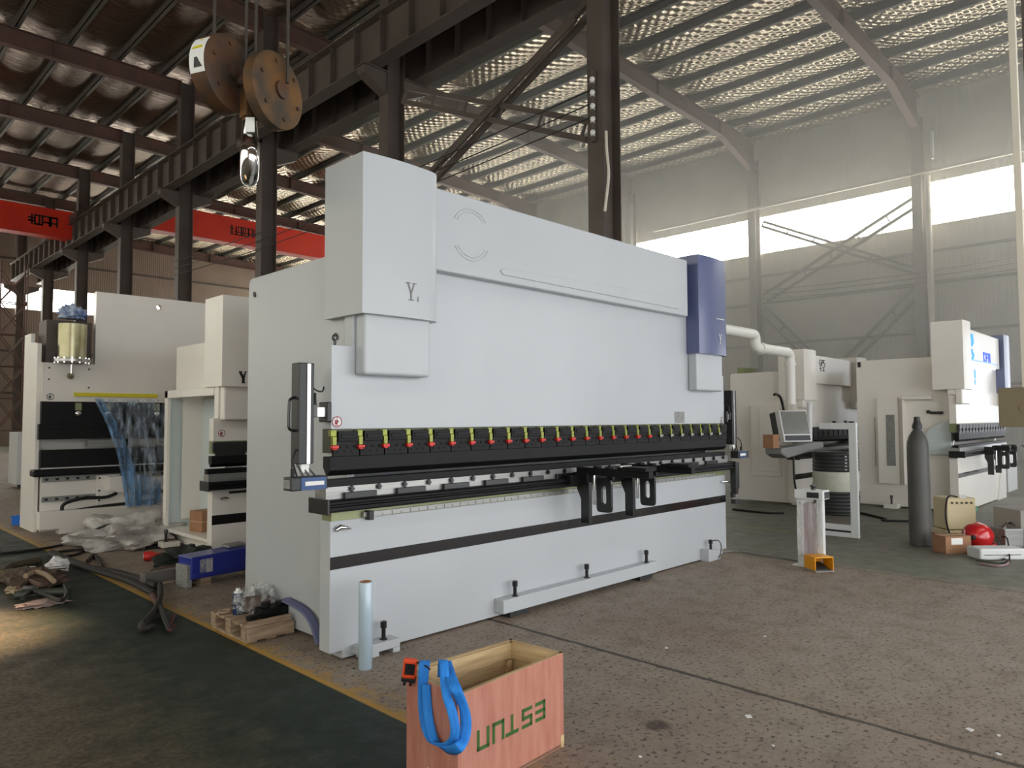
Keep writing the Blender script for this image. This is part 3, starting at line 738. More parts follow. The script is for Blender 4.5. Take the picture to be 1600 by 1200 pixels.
# feet
MB().box(.16, .455, -.11, 0, .03, .085).box(.19, .3, -.1, 0, .0, .03).box(.40, .455, -.11, 0, .0, .03).build('foot_plate', WHITE, main, bevel=.004)
B(1.41, 3.46, -.1, 0, .045, .148).build('foot_plate', WHITE, main, bevel=.006)
MB().prism([(4.42, .0), (4.66, .0), (4.66, .09), (4.44, .13), (4.42, .13)], 'y', -.1, 0).build('foot_plate', WHITE, main, bevel=.004)
B(1.5, 1.7, -.08, .1, .0, .045).build('levelling_pad', DARKG, main); B(3.2, 3.4, -.08, .1, 0, .045).build('levelling_pad', DARKG, main)
for x, z in ((.36, .085), (1.573, .148), (2.447, .148), (3.338, .148), (4.53, .1)): jack_bolt(main, x, -.06, z)
MB().tube(rect_path([(4.56, -.06, .2), (4.62, -.1, .2), (4.68, -.1, .14), (4.66, -.1, .06), (4.6, -.11, .02)], 5), .005, 6).build('earth_cable', RUB, main, smooth=True)

# ---- the next machine of the left row (mostly behind the big one)
P2 = scaled(.885, box0=1.86, gd0=1.5, fr=2.4, st0=.39, st1=.49, bedtop=.757, tab0=.765, tab1=.85, rail=.93, die=.985, pun0=1.0, pun1=1.12, ram=1.275, shoulder=1.52, cov0=2.2, ramtop=2.3)
m2, _ = press_brake('white press brake with a bold black Y and open side cabinet, behind the big one', 3.25, 7.67, 4.4, P2, clamps=12, frame='open', inset=.02, boxw=.62)
serif_y(m2, .245, -.17, 1.895, .13, PRINT, 1.5); no_hands(m2, .09, 1.36, .04, PRINTR)
B(.18, .6, -.02, 0, .71, .735).build('black_handle', BLACKP, m2, bevel=.004)
MB().tube([(.08, -.02, .665), (.12, -.03, .675), (.18, -.012, .66)], [.012, .014, .005], 8).build('latch', CHROME, m2, smooth=True)
cab = MB().box(.05, .09, 1.44, 1.53, .17, 1.86).box(.05, .09, .12, 1.53, 1.77, 1.86).box(.05, .5, 0.14, 1.53, .17, .21).build('side_cabinet', WHITEB, m2, bevel=.004)
B(.46, .5, .12, 1.53, .21, 1.77).build('inner_panel', BAFF, cab)
B(.09, .46, 1.5, 1.53, .21, 1.77).build('rear_panel', BAFF, cab)
B(.12, .3, -.02, .02, .03, .1).build('foot_plate', WHITEB, m2); jack_bolt(m2, .5, -.05, .05, .14)
B(.32, .62, -.1, 0, 0, .05).build('foot_plate', WHITEB, m2, bevel=.004)
MB().box(-.08, .12, 1.15, 1.3, .02, .08).build('foot_plate', WHITEB, m2, bevel=.004); jack_bolt(m2, -.02, 1.22, .08, .14)
cb = B(-.16, .16, -.12, .12, 0, .24).build('cardboard_box', CARD, bevel=.004, loc=(3.58, 8.55, .21), rotz=.2); tag(cb, 'small brown cardboard box standing in the open side cabinet', 'box')
B(-.161, .161, -.121, .121, .115, .125).build('tape', CARDL, cb)

# ---- right-hand machines
P3 = scaled(.9, box0=1.80, box1=2.67, cov0=2.1, cov1=2.6, gd0=1.66, fr=2.31, ram=1.33, pun1=1.17, pun0=1.06, die=1.0, rail=.96, tab1=.91, tab0=.8, bedtop=.79, shoulder=1.75, ramtop=2.2, st0=.45, st1=.54, depth=1.25)
m4, c4 = press_brake('white press brake behind the oil drum, with a ventilation pipe and monitor arm', 12.1, 5.2, 3.3, P3, clamps=14, inset=.1, boxw=.6)
P5 = scaled(.965, box0=1.93, box1=3.0, cov0=2.36, cov1=2.92, gd0=1.7, fr=2.47, ram=1.395, pun1=1.24, pun0=1.11, die=1.06, rail=1.02, tab1=.96, tab0=.88, bedtop=.86, shoulder=1.85, ramtop=2.4, st0=.55, st1=.62, boxy=-.14)
m5, c5 = press_brake('white press brake with glowing blue emblem lights, farthest right', 12.85, 2.96, 3.35, P5, clamps=16, inset=-.08, boxw=.58, right=BLUEP)
# emblem of small characters on m4's cover, LED emblem on m5's
def mini(root, segs, c, s, y, mt, name='emblem'):
    strokes([(c[0]+a*s, c[1]+b*s, c[0]+d*s, c[1]+e*s) for a, b, d, e in segs], (.2 if 'lit' in name else .12)*s, .006, y).build(name, mt, root)
GPS = [(0, 1, 0, 2), (0, 2, .7, 2), (0, 1, .7, 1), (.7, 1, .7, 1.5), (.4, 1.5, .7, 1.5), (1, 1, 1, 2), (1, 2, 1.5, 2), (1.5, 2, 1.5, 1.5), (1, 1.5, 1.5, 1.5), (1.8, 2, 2.4, 2), (1.8, 2, 1.8, 1.5), (1.8, 1.5, 2.4, 1.5), (2.4, 1.5, 2.4, 1), (1.8, 1, 2.4, 1), (0, .5, .8, .5), (.4, 0, .4, .8), (1.2, .7, 2.2, .7), (1.2, .1, 2.2, .1), (1.7, .1, 1.7, .7)]
mini(c4, GPS, (.95, 2.33), .1, -.08, PRINT)
LB = -.075
mini(m5, [(0, 0, .3, .45), (.3, .45, .75, .5), (.75, .5, .9, .1), (.9, .1, .5, -.1), (.5, -.1, 0, 0), (.3, .2, .7, .3)], (.62, 2.7), .25, -.082, LEDC, 'lit_emblem')
mini(m5, [(0, .1, .5, .5), (.5, .5, .9, .2), (.9, .2, .6, 0), (.2, 0, .6, 0)], (.62, 2.45), .25, -.082, LEDC, 'lit_emblem')
mini(m5, [(0, 0, 0, .6), (0, .6, .6, .6), (0, 0, .6, 0), (.9, 0, .9, .6), (.9, .6, 1.5, .6), (.9, .3, 1.5, .3), (1.8, 0, 1.8, .6), (1.8, .6, 2.3, .6), (2.3, 0, 2.3, .6)], (1.55, 2.46), .2, -.082, LEDB, 'lit_lettering')
mini(m5, [(0, 0, 0, 1), (.6, 0, .6, 1), (0, .5, .6, .5), (0, 0, .6, 0), (0, -.6, .6, -.6), (.3, -.9, .3, -.3)], (.56, 2.13), .12, -.14, LEDC, 'lit_lettering')
B(.62, 2.55, -.086, -.08, 2.425, 2.435).build('light_strip', LEDC, m5); B(.6, 2.55, -.06, -.03, 2.345, 2.36).build('light_strip', LEDW, m5)
support_arm(m5, 1.28, .94, .46); support_arm(m5, 1.85, .94, .46); jack_bolt(m5, .5, -.06, .08, .14); B(.35, .6, -.12, 0, .0, .08).build('foot_plate', GREENM, m5)
MB().prism([(2.6, .0), (3.3, .0), (3.3, .6), (2.95, .6)], 'y', -.02, 0).build('bed_gusset', WHITEB, m5)
# side panels seen on the left faces of the right-hand machines
def side_panel(root, X, u0, v0, u1, v1, out, mt, name):
    a = at(u0, v0, 0, X); b = at(u1, v1, 0, X); o = root.location
    y0, y1 = sorted((a.y, b.y)); z0, z1 = sorted((a.z, b.z))
    return B(X-out-o.x, X-o.x+.005, y0-o.y, y1-o.y, z0, z1).build(name, mt, root, bevel=.008)
XS = 12.85+.18
sd = side_panel(m5, XS, 1371, 622, 1408, 757, .06, WHITEB, 'side_door')
side_panel(m5, XS-.06, 1384, 648, 1400, 728, .01, GREYLAB, 'door_window'); side_panel(m5, XS-.06, 1367, 652, 1369, 728, .02, DARKG, 'door_edge')
side_panel(m5, XS, 1412, 624, 1418, 757, .12, WHITEB, 'guard_post'); side_panel(m5, XS, 1412, 619, 1458, 624, .12, WHITEB, 'guard_rail')
side_panel(m5, XS, 1448, 641, 1454, 646, .03, PRINT, 'round_symbol'); side_panel(m5, XS, 1454, 643, 1474, 647, .05, DARKG, 'sensor_bar')
side_panel(m5, XS, 1340, 566, 1345, 574, .02, PRINT, 'crane_symbol')
MB().prism([(.1, .9), (.5, .9), (.52, 1.1), (.42, 1.3), (.25, 1.41), (.1, 1.45)], 'x', .1, .15).build('throat_cover', BAFF, m5, bevel=.006)
XS = 12.1+.18
side_panel(m4, XS, 1174, 634, 1222, 745, .05, WHITEB, 'side_door'); side_panel(m4, XS-.05, 1186, 642, 1218, 738, .015, WHITEB, 'door_panel')
jack_bolt(m5, .1, 1.0, .07, .14); B(.02, .2, .9, 1.1, 0, .07).build('foot_plate', WHITEB, m5)
# stuff on the roof of m4
B(.25, .75, 1.0, 1.15, 2.31, 2.42).build('valve_block', OLIVE, m4, bevel=.004)
# ------------------------------------------------------------------ open machine at the far left
m3 = thing('press_brake', 'half-assembled white press brake draped with blue film, farthest left', 'press brake', (2.4, 11.0, 0))
b = MB(); b.prism([(0, 1.76), (3.4, 1.76), (3.4, 3.02), (.62, 3.02), (.62, 2.27), (0, 2.27)], 'y', 0, .1)
b.box(.62, 1.39, 0, .1, 3.02, 3.28).box(1.5, 3.4, 0, .1, 3.02, 3.28)
n = 16; cx, cz, hr = 1.445, 3.15, .036
def sq(a):
    s, q = math.sin(a), math.cos(a); k = max(abs(s)/.13, abs(q)/.055); return (cx+q/k, cz+s/k)
R = [[[b.bm.verts.new((p[0], y, p[1])) for p in ([sq(PI/4+2*PI*i/n) for i in range(n)], [(cx+hr*math.cos(PI/4+2*PI*i/n), cz+hr*math.sin(PI/4+2*PI*i/n)) for i in range(n)])[w]] for w in (0, 1)] for y in (0, .1)]
for i in range(n):
    j = (i+1) % n
    for k in (0, 1): b.bm.faces.new((R[k][0][i], R[k][0][j], R[k][1][j], R[k][1][i]))
    b.bm.faces.new((R[0][1][i], R[0][1][j], R[1][1][j], R[1][1][i]))
b.build('ram', WHITEB, m3)
MB().prism([(.04, .06), (.04, 2.52), (.4, 2.56), (.4, 2.68), (.75, 2.68), (.75, .06)], 'x', -.05, .0).build('side_frame', WHITEB, m3, bevel=.004)
MB().prism([(.04, .06), (.04, 2.52), (.75, 2.52), (.75, .06)], 'x', 3.3, 3.35).build('side_frame', WHITEB, m3)
B(.0, 3.3, .3, .34, .1, 1.7).build('inner_plate', WHITEB, m3)
cav = MB().box(.06, .6, .1, .5, 2.27, 2.85).build('cylinder_housing', DSTEEL, m3)
cy = MB().lathe([(.17, 0), (.17, .46), (.12, .46)], (.325, -.06, 2.33), 28).build('hydraulic_cylinder', GOLD, m3, smooth=True)
f = MB().lathe([(.2, 0), (.22, .01), (.22, .045), (.2, .055)], (.325, -.06, 2.275), 28).build('flange', STEEL, cy, smooth=True)
b = MB()
for k in range(14): a = 2*PI*k/14; b.cyl((.325+.2*math.cos(a), -.06+.2*math.sin(a), 2.265), (.325+.2*math.cos(a), -.06+.2*math.sin(a), 2.34), .014, n=6)
b.build('flange_bolts', CHROME, cy)
MB().cyl((.325, -.06, 2.27), (.325, -.06, 2.13), .018, n=10).build('piston_rod', CHROME, cy)
MB().lathe([(.0, -.045), (.032, -.032), (.045, 0), (.032, .032), (0, .045)], (.32, -.04, 2.1), 14).build('rod_end', GOLD, cy, smooth=True)
no_hands(m3, .1, 1.82, .045)
b = MB()
for x, z in ((.08, 2.2), (.08, 2.05), (.55, 2.2), (.55, 1.95)): b.cyl((x, -.004, z), (x, 0, z), .012, n=8)
b.build('screw', PRINT, m3)
MB().box(.0, 3.3, -.03, .05, 1.45, 1.755).build('clamp_rail', BLACK, m3); MB().box(-.03, 3.3, -.05, .03, 1.26, 1.46).box(-.02, 3.3, -.055, -.045, 1.4, 1.44).build('punch', BLACK, m3, bevel=.006)
for x in (.42, .78, 1.42, 1.73, 2.04, 2.36):
    k = MB().box(x-.035, x+.035, -.06, -.03, 1.64, 1.74).build('tool_clamp', OLIVE, m3); MB().lathe([(.035, 0), (.035, .02), (.02, .03)], (x, -.03, 1.6), 12, (0, -1, 0)).build('clamp_button', CHROME, k, smooth=True)
MB().box(.55, 3.3, -.02, .06, 1.15, 1.24).build('die_clamp_row', GREYS, m3)
B(.0, 3.3, -.03, .06, .89, 1.12).build('die', BLACK, m3, bevel=.006)
B(-.09, 3.35, -.13, .1, .78, .87).build('table_beam', BLACK, m3, bevel=.02)
B(.02, 3.3, 0, .1, .06, .9).build('bed', WHITEB, m3, bevel=.004)
MB().prism([(-.02, .1), (.2, .1), (.2, .03), (.5, .03), (.5, .1), (3.3, .1), (3.3, .33), (-.02, .33)], 'y', -.16, 0).build('base_step', WHITEB, m3, bevel=.004)
for z in (.70, .44):
    s = B(.03, 3.2, -.02, 0, z, z+.07).build('linear_rail', GREYS, m3)
    q = MB()
    for i in range(26): q.box(.06+i*.12, .1+i*.12, -.022, -.02, z+.02, z+.05)
    q.build('rail_marks', PRINT, s)
cg = MB().box(.66, 1.0, -.07, -.02, .35, .76).build('carriage_plate', WHITEB, m3, bevel=.004)
MB().prism([(.78, .74), (1.18, .74), (1.18, .3), (1.0, .3), (1.0, .5), (.78, .55)], 'y', -.2, -.07).build('carriage_arm', WHITEB, cg, bevel=.004)
MB().cyl((1.0, -.1, .74), (1.0, -.1, 1.25), .03, n=10).cyl((1.0, -.1, .72), (1.0, -.1, .78), .06, n=10).build('support_post', BLACK, cg)
b = MB()
for x, z in ((.69, .72), (.69, .55), (.69, .42), (1.08, .5), (1.12, .5)): b.cyl((x, -.205 if x > 1 else -.075, z), (x, -.19 if x > 1 else -.06, z), .014, n=8)
b.build('screw', PRINT, cg)
MB().tube(rect_path([(.9, -.09, .5), (.75, -.12, .46), (.5, -.12, .47), (.28, -.12, .42), (.24, -.12, .34), (.3, -.12, .31), (.7, -.12, .34), (1.4, -.12, .37)], 5), .022, 8).build('cable_chain', RUB, m3, smooth=True)
lv = MB().box(0, 1.07, -.03, 0, 0, .05).build('bar', TAPEY, bevel=.004, loc=(2.77, 10.999-.002, 1.83)); lv.name = 'spirit_level'
tag(lv, 'long yellow spirit level lying flat on the front of the half-assembled machine', 'level')
# blue plastic film hung over the front of the open machine
def filmfn(u, v):
    top = Vector((2.99+1.05*u, 10.9, 1.8)); bl = Vector((3.36+.55*u, 10.72, .33-.02*u))
    p = top.lerp(bl, v); p.y += -.05*math.sin(v*PI)-.03*math.sin(u*17+v*5)*(.25+v)-.02*math.sin(u*41)*(.3+v*.6); p.x -= .10*math.sin(v*PI)*(1-u)*-.6
    return p
f = MB().quadgrid(filmfn, 40, 20); fs = tag(f.build('plastic_sheet', FILMB, smooth=True, open_=True), 'translucent blue plastic sheet draped over the half-assembled machine', 'plastic sheet')
MB().quadgrid(lambda u, v: filmfn(.0+.26*u*(.35+v), v)+Vector((0, -.03-.02*math.sin(u*9), 0)), 10, 20).build('edge_fold', FILMB2, fs, smooth=True, open_=True)
MB().quadgrid(lambda u, v: filmfn(u*.8, .7+.3*v+.12*(u-.4)*(1-v))+Vector((0, -.035-.02*math.sin(u*19), 0)), 40, 6).build('lower_fold', FILMB2, fs, smooth=True, open_=True)
def heap(name, label, cat, c, r, mt, amp=.35, fr=3, seed=1, sub=4, group=None, fine=.5):
    o = MB().blob((0, 0, r[2]*.55), r, sub, amp, fr, seed, 0.002, fine).build(name, mt, smooth=True, loc=c); return tag(o, label, cat, group)
c = at(185, 850, 2, 0)
heap('bubble_wrap', 'heap of clear bubble wrap on the floor below the blue sheet', 'bubble wrap', (2.99, 9.42, 0), (.52, .42, .23), WRAPH, .55, 2.3, 5, 5, None, .28)
heap('plastic_wrap', 'blue and white plastic bag stuffed on top of the brass cylinder', 'plastic bag', (2.72, 10.95, 2.86), (.15, .12, .12), mat('blue_white_bag', (196, 206, 220), .4, var=(60, 96, 160), nscale=9), .5, 4, 8, 4)
# blue tray, white cabinets, red machine and film column far left
def tray():
    a = fl(9, 820); b_ = fl(52, 820); L = (b_-a).length
    o = thing('storage_tray', 'blue plastic tray on the floor left of the half-assembled machine', 'tray', (a.x+.05, a.y-.1, 0), math.atan2(b_.y-a.y, b_.x-a.x))
    MB().box(0, .42, 0, .28, 0, .015).box(0, .42, 0, .012, .015, .13).box(0, .42, .268, .28, .015, .13).box(0, .012, .012, .268, .015, .13).box(.408, .42, .012, .268, .015, .13).build('body', BLUETR, o, bevel=.004)
    MB().box(-.008, .428, -.012, .0, .115, .135).box(-.008, .428, .28, .292, .115, .135).build('rim', BLUETR, o)
tray()
cb = thing('machine_cabinet', 'low white cabinet with a black Y letter, beyond the farthest left machine', 'cabinet', (3.75, 19.2, 0), -.0)
MB().box(0, 1.4, 0, .8, .08, 1.25).build('body', WHITE2, cb, bevel=.01); MB().box(.05, .6, -.01, 0, .15, 1.15).box(.65, 1.35, -.01, 0, .15, 1.15).build('door_panel', WHITE2, cb, bevel=.004)
serif_y(cb, .45, -.012, .12, .22, PRINT, 1.2)
for x in (.1, 1.3): B(x-.05, x+.05, .05, .15, 0, .08).build('leg', DARKG, cb)
rb = thing('press_brake', 'distant machine with a red top behind the white cabinet', 'machine', (2.4, 19.6, 0))
MB().box(-.9, .95, .9, 1.4, 2.0, 2.42).build('red_beam', CRRED, rb, bevel=.02); MB().box(-.9, .95, .95, 1.5, .0, 2.0).build('body', WHITE2, rb); B(-.9, .85, .8, .95, 1.35, 1.72).build('dark_opening', BLACK, rb); B(-.9, 1.0, .7, .95, .1, 1.1).build('front_cover', WHITE2, rb, bevel=.02)
MB().box(.45, .95, .6, .9, 1.72, 2.2).build('motor_housing', DSTEEL, rb, bevel=.03); b = MB()
for i in range(4): b.box(.55+i*.09, .6+i*.09, .58, .6, 1.55, 1.72)
b.build('white_teeth', PAPER, rb)
b = MB(); b.quadgrid(lambda u, v: Vector((3.6+.55*u-(.25*(1-v))*(1-u)*-1.2+.05*math.sin(u*14), 16.8+.35*math.cos(u*PI*2)*(1-v*.5)+.04*math.sin(u*23), 2.75-1.75*v-.0)), 36, 10)
tag(b.build('plastic_sheet', FILMW, smooth=True, open_=True), 'clear plastic sheet hanging in a tall cone at the far left', 'plastic sheet')
sp = thing('shelf_rack', 'tall white rack holding the hanging clear plastic sheet', 'rack', (3.9, 17.1, 0))
MB().box(-.02, .02, -.02, .02, 0, 2.8).box(.4, .44, -.02, .02, 0, 2.8).box(-.02, .44, -.02, .02, 2.76, 2.8).build('frame', WHITE2, sp); MB().box(.05, .3, -.05, .1, 1.7, 2.0).build('blue_box', BLUETR, sp); MB().box(.05, .3, -.05, .1, 1.25, 1.6).build('brown_box', CARD, sp); MB().box(-.02, .44, -.2, .2, 1.2, 1.24).box(-.02, .44, -.2, .2, 1.66, 1.70).build('shelf', WHITE2, sp)
# far lattice stand
ls = thing('lattice_tower', 'thin brown lattice stand before the far wall windows', 'scaffold', (8.6, 46.0, 0)); b = MB()
for x in (-.6, .6):
    for y in (-.3, .3): b.cyl((x, y, 0), (x, y, 10), .04, n=6)
for k in range(5):
    z = 1.0+k*1.7
    for y in (-.3, .3): b.cyl((-.6, y, z), (.6, y, z+1.7), .03, n=6).cyl((.6, y, z), (-.6, y, z+1.7), .03, n=6).cyl((-.6, y, z), (.6, y, z), .03, n=6)
b.build('frame', DSTEEL2, ls)

# ------------------------------------------------------------------ crate with sling and remote
A = Vector((1.897, 2.173, 0)); Bp = Vector((2.576, 2.213, 0)); Cp = Vector((2.552, 2.53, 0)); Dp = Vector((1.93, 2.545, 0)); HZ = .42
cr = thing('wooden_crate', 'open pink plywood crate with green upside-down lettering, in the foreground', 'crate', (2.24, 2.36, 0))
O = Vector((2.24, 2.36, 0))
def wallp(P, Q, th, z0, z1, inw):
    """vertical board from P to Q, thickness th towards inw"""
    d = (Q-P).normalized(); nn = Vector((-d.y, d.x, 0)); 
    if nn.dot(inw-P) < 0: nn = -nn
    q = [P, Q, Q+nn*th, P+nn*th]
    return MB().prism([(v.x-O.x, v.y-O.y) for v in q], 'z', z0, z1)
cen = (A+Bp+Cp+Dp)/4
for p_, q_ in ((A, Bp), (Bp, Cp), (Cp, Dp), (Dp, A)): wallp(p_, q_, .017, HZ, HZ+.002, cen).build('raw_edge', RAWW, cr)
wallp(A, Bp, .016, .0, HZ, cen).build('side_panel', PLYP, cr, bevel=.0015); wallp(Dp, A, .016, .0, HZ, cen).build('side_panel', PLYP, cr, bevel=.0015)
wallp(Bp, Cp, .016, .0, HZ, cen).build('side_panel', PLYP, cr, bevel=.0015); wallp(Cp, Dp, .016, .0, HZ, cen).build('side_panel', PLYP, cr, bevel=.0015)
def inner(P, Q, name, z0, z1, off=.018, th=.02):
    d = (Q-P).normalized(); nn = Vector((-d.y, d.x, 0))
    if nn.dot(cen-P) < 0: nn = -nn
    wallp(P+nn*off+d*.02, Q+nn*off-d*.02, th, z0, z1, cen).build(name, RAWW, cr, bevel=.0015)
inner(Cp, Dp, 'batten', HZ-.075, HZ); inner(Bp, Cp, 'batten', HZ-.075, HZ); inner(Dp, A, 'batten', HZ-.075, HZ-.004); inner(A, Bp, 'batten', HZ-.085, HZ-.012, .018, .014)
inner(Cp, Dp, 'lining', .02, HZ-.08, .017, .004); inner(Bp, Cp, 'lining', .02, HZ-.08, .017, .004)
q = Cp+(cen-Cp).normalized()*.05
MB().box(q.x-O.x-.016, q.x-O.x+.016, q.y-O.y-.016, q.y-O.y+.016, .015, HZ-.08).build('corner_post', RAWW, cr)
MB().prism([(v.x-O.x, v.y-O.y) for v in (A, Bp, Cp, Dp)], 'z', .004, .016).build('bottom', PALW, cr)
MB().box(.0, .022, -.003, 0, .0, .055).xf(Matrix.Translation((Bp.x-O.x-.025, Bp.y-O.y-.001, 0))).build('corner_cleat', RAWW, cr)
# upside-down lettering: drawn upright, then turned half a turn on the panel
LET = {'E': [(0, 0, 0, 1), (0, 1, .8, 1), (0, .5, .8, .5), (0, 0, .8, 0)], 'S': [(0, 1, .8, 1), (0, .5, 0, 1), (0, .5, .8, .5), (.8, 0, .8, .5), (0, 0, .8, 0)],
       'T': [(0, 1, 1, 1), (.5, 0, .5, 1)], 'U': [(0, 0, 0, 1), (.85, 0, .85, 1), (0, 0, .85, 0)], 'N': [(0, 0, 0, 1), (.85, 0, .85, 1), (0, 1, .85, 1)]}
# the crate's N is a squared arch, and the U a squared cup
d = (Bp-A).normalized(); tx = MB(); h = .068; wl = .068; pos = 0
sg = []
for ch in 'ESTUN':
    for a0, b0, a1, b1 in LET[ch]: sg.append((pos+a0*wl, b0*h, pos+a1*wl, b1*h))
    pos += .0915
tot = pos-.0915+.85*wl
tx = strokes(sg, .0155, .0012, 0)
tx.xf(Matrix.Translation((.5375, 0, .243-.0)) @ Matrix.Rotation(PI, 4, 'Y'))
ang = math.atan2(d.y, d.x)
tx.xf(Matrix.Translation((A.x-O.x, A.y-O.y, 0)) @ Matrix.Rotation(ang, 4, 'Z') @ Matrix.Translation((0, -.0002, 0)))
tx.build('lettering', GREENI, cr)
MB().box(.0, .055, -.001, .0, .035, .075).xf(Matrix.Translation((A.x-O.x, A.y-O.y, 0)) @ Matrix.Rotation(math.atan2(Dp.y-A.y, Dp.x-A.x)-PI, 4, 'Z') @ Matrix.Translation((-.23, -.0, 0.0)) @ Matrix.Rotation(.25, 4, 'Y') ).build('shipping_label', PAPER, cr)
# blue webbing sling looped over the left edge
eL = (Dp-A).normalized(); nL = Vector((-eL.y, eL.x, 0)); nL = -nL if nL.dot(cen-A) > 0 else nL
def onL(s, z, off): return A+eL*s+Vector((0, 0, z))+nL*off
def ribbon(pts, width, name='', mt=SLING, parent=None, org=Vector((0, 0, 0)), up=None):
    P = rect_path(pts, 8); b = MB(); rows = []
    for i, p in enumerate(P):
        dd = (P[min(i+1, len(P)-1)]-P[max(i-1, 0)]).normalized()
        w = up(i/(len(P)-1)) if callable(up) else up
        side = (w-dd*w.dot(dd)).normalized()
        rows.append([b.bm.verts.new(p-org-side*width/2+dd.cross(side)*0), b.bm.verts.new(p-org-side*width*.17), b.bm.verts.new(p-org+side*width*.17), b.bm.verts.new(p-org+side*width/2)])
    for u, w in zip(rows, rows[1:]):
        for k in range(3): b.bm.faces.new((u[k], u[k+1], w[k+1], w[k]))
    return b.build(name, mt, parent, smooth=True, open_=True, solid=.005)
sg0 = A+eL*.2; so = Vector((sg0.x, sg0.y, .2))
sl = thing('lifting_sling', 'bright blue webbing sling looped over the crate edge', 'sling', so)
f = lambda u, v, off: at(u, v, 0, 0) 
def pl(u, v, off):
    """point on the crate's left face pushed off outward"""
    dr = FW+RT2*((u-800)/CF)+UP2*((600-v)/CF); tt = ((A+nL*off-CV).dot(nL))/dr.dot(nL); return CV+dr*tt
def pf(u, v, off):
    nF = Vector((d.y, -d.x, 0)); dr = FW+RT2*((u-800)/CF)+UP2*((600-v)/CF); tt = ((A+nF*off-CV).dot(nF))/dr.dot(nF); return CV+dr*tt
inn = lambda u, v: pl(u, v, -.05)
camr = RT.copy()
ribbon([inn(662, 1044)-Vector((0, 0, .03)), pl(664, 1033, -.01), pl(662, 1046, .012), pl(661, 1075, .012), pl(662, 1110, .015), pl(668, 1140, .02), pl(682, 1163, .026), pl(700, 1172, .03), pl(716, 1168, .04), pf(726, 1150, .03), pf(728, 1125, .02), pf(722, 1100, .012), pf(713, 1078, .008), pl(704, 1056, -.005), inn(697, 1034)], .043, 'outer_loop', SLING, sl, so, lambda s: (camr+eL*-.2+Vector((0, 0, -1.1*math.exp(-((s-.52)/.1)**2)))).normalized())
ribbon([inn(690, 1046)-Vector((0, 0, .03)), pl(692, 1032, -.012), pl(694, 1044, .01), pl(695, 1068, .02), pl(699, 1090, .03), pl(707, 1115, .034), pl(711, 1138, .036), pl(708, 1156, .036), pl(696, 1166, .034), pl(680, 1158, .03), pl(672, 1135, .024), pl(668, 1105, .018), pl(666, 1070, .016)], .036, 'inner_loop', SLING, sl, so, lambda s: (camr+Vector((0, 0, -1.0*math.exp(-((s-.62)/.1)**2)))).normalized())
# orange crane remote resting on the crate corner
rp = pl(640, 1044, .02); rm = thing('crane_remote', 'orange handheld crane remote with black buttons hanging at the crate corner', 'remote control', rp)
rx = -RT; ry = Vector((0, 0, 1))
Mr = Matrix((RT, -Vector((FW.x, FW.y, 0)).normalized(), Vector((0, 0, 1)))).transposed().to_4x4() @ Matrix.Rotation(.12, 4, 'Y') @ Matrix.Rotation(-.15, 4, 'X')
bd = MB().box(-.028, .03, -.012, .014, -.042, .042).xf(Mr).build('case', ORANGE, rm, bevel=.007, seg=3)
MB().box(-.018, .024, .013, .0155, -.022, .026).xf(Mr).build('keypad', BLACKP, bd)
for i in range(3):
    for j in range(4): MB().box(-.015+i*.0135, -.006+i*.0135, .0155, .018, -.018+j*.011, -.011+j*.011).xf(Mr).build('button', DARKG, bd)
MB().box(-.03, .03, -.014, .012, -.058, -.042).box(-.02, -.008, .0, .02, -.07, -.055).box(.006, .018, 0, .02, -.07, -.055).xf(Mr).build('bumper', RUB, rm, bevel=.003)
MB().tube(rect_path([rp+Vector((.03, 0, .02))-rp, pl(664, 1040, .006)-rp, pl(672, 1046, -.01)-rp]), .004, 6).build('strap', RUB, rm)
# stretch film roll
ro = thing('film_roll', 'upright pale blue roll of stretch film in front of the big machine', 'film roll', (2.53, 3.745, 0))
MB().lathe([(.039, .0), (.042, .004), (.042, .512), (.039, .517), (.033, .517), (.033, .46)], (0, 0, 0), 40).build('film', FILMR, ro, smooth=True)
MB().lathe([(.033, .0), (.033, .521), (.028, .521), (.028, .0)], (0, 0, 0), 32).build('cardboard_core', CARD, ro, smooth=True)

# ------------------------------------------------------------------ pallet and its load
pp = thing('wooden_pallet', 'small weathered wooden pallet beside the big machine', 'pallet', (2.32, 5.0, 0))
pa, pb_, pc = fl(383, 1001), fl(325, 975), fl(472, 985)
PO = Vector((2.32, 5.0, 0))
def pal(x0, x1, y0, y1, z0, z1, nm): return B(x0, x1, y0, y1, z0, z1).build(nm, PALW, pp, bevel=.004)
pw, pd = .33, .56
xa, ya = 2.245-PO.x, 4.73-PO.y
for k in range(3): pal(xa, xa+pw, ya+.0+k*.24, ya+.08+k*.24, 0.02, .1, 'block_beam')
for k in range(3): pal(xa+k*.14, xa+.08+k*.14, ya-.01, ya+pd, 0, .02, 'bottom_board')
for k in range(5): pal(xa-.005, xa+pw, ya-.01+k*.118, ya+.085+k*.118, .1, .12, 'top_board')
pal(xa, xa+.34, ya-.03, ya-.008, .015, .1, 'side_plank'); pal(xa+.01, xa+.33, ya-.012, ya+.01, .1, .14, 'side_plank')
Zp = .12
def onp(u, v, z=Zp): return at(u, v, 2, z)
bo = thing('spray_bottle', 'dark blue spray can with a white collar standing on the pallet', 'spray can', (2.34, 5.06, Zp))
MB().lathe([(.034, 0), (.036, .005), (.036, .13), (.03, .15)], (0, 0, 0), 20).build('can', mat('navy_can', (40, 58, 96), .35, metal=.2), bo, smooth=True)
MB().lathe([(.03, .15), (.03, .158), (.016, .164), (.016, .18), (.01, .182)], (0, 0, 0), 18).build('cap', PAPER, bo, smooth=True)
mo = thing('hydraulic_valve', 'small brown hydraulic motor wrapped in clear film on the pallet', 'motor', (2.45, 5.02, Zp))
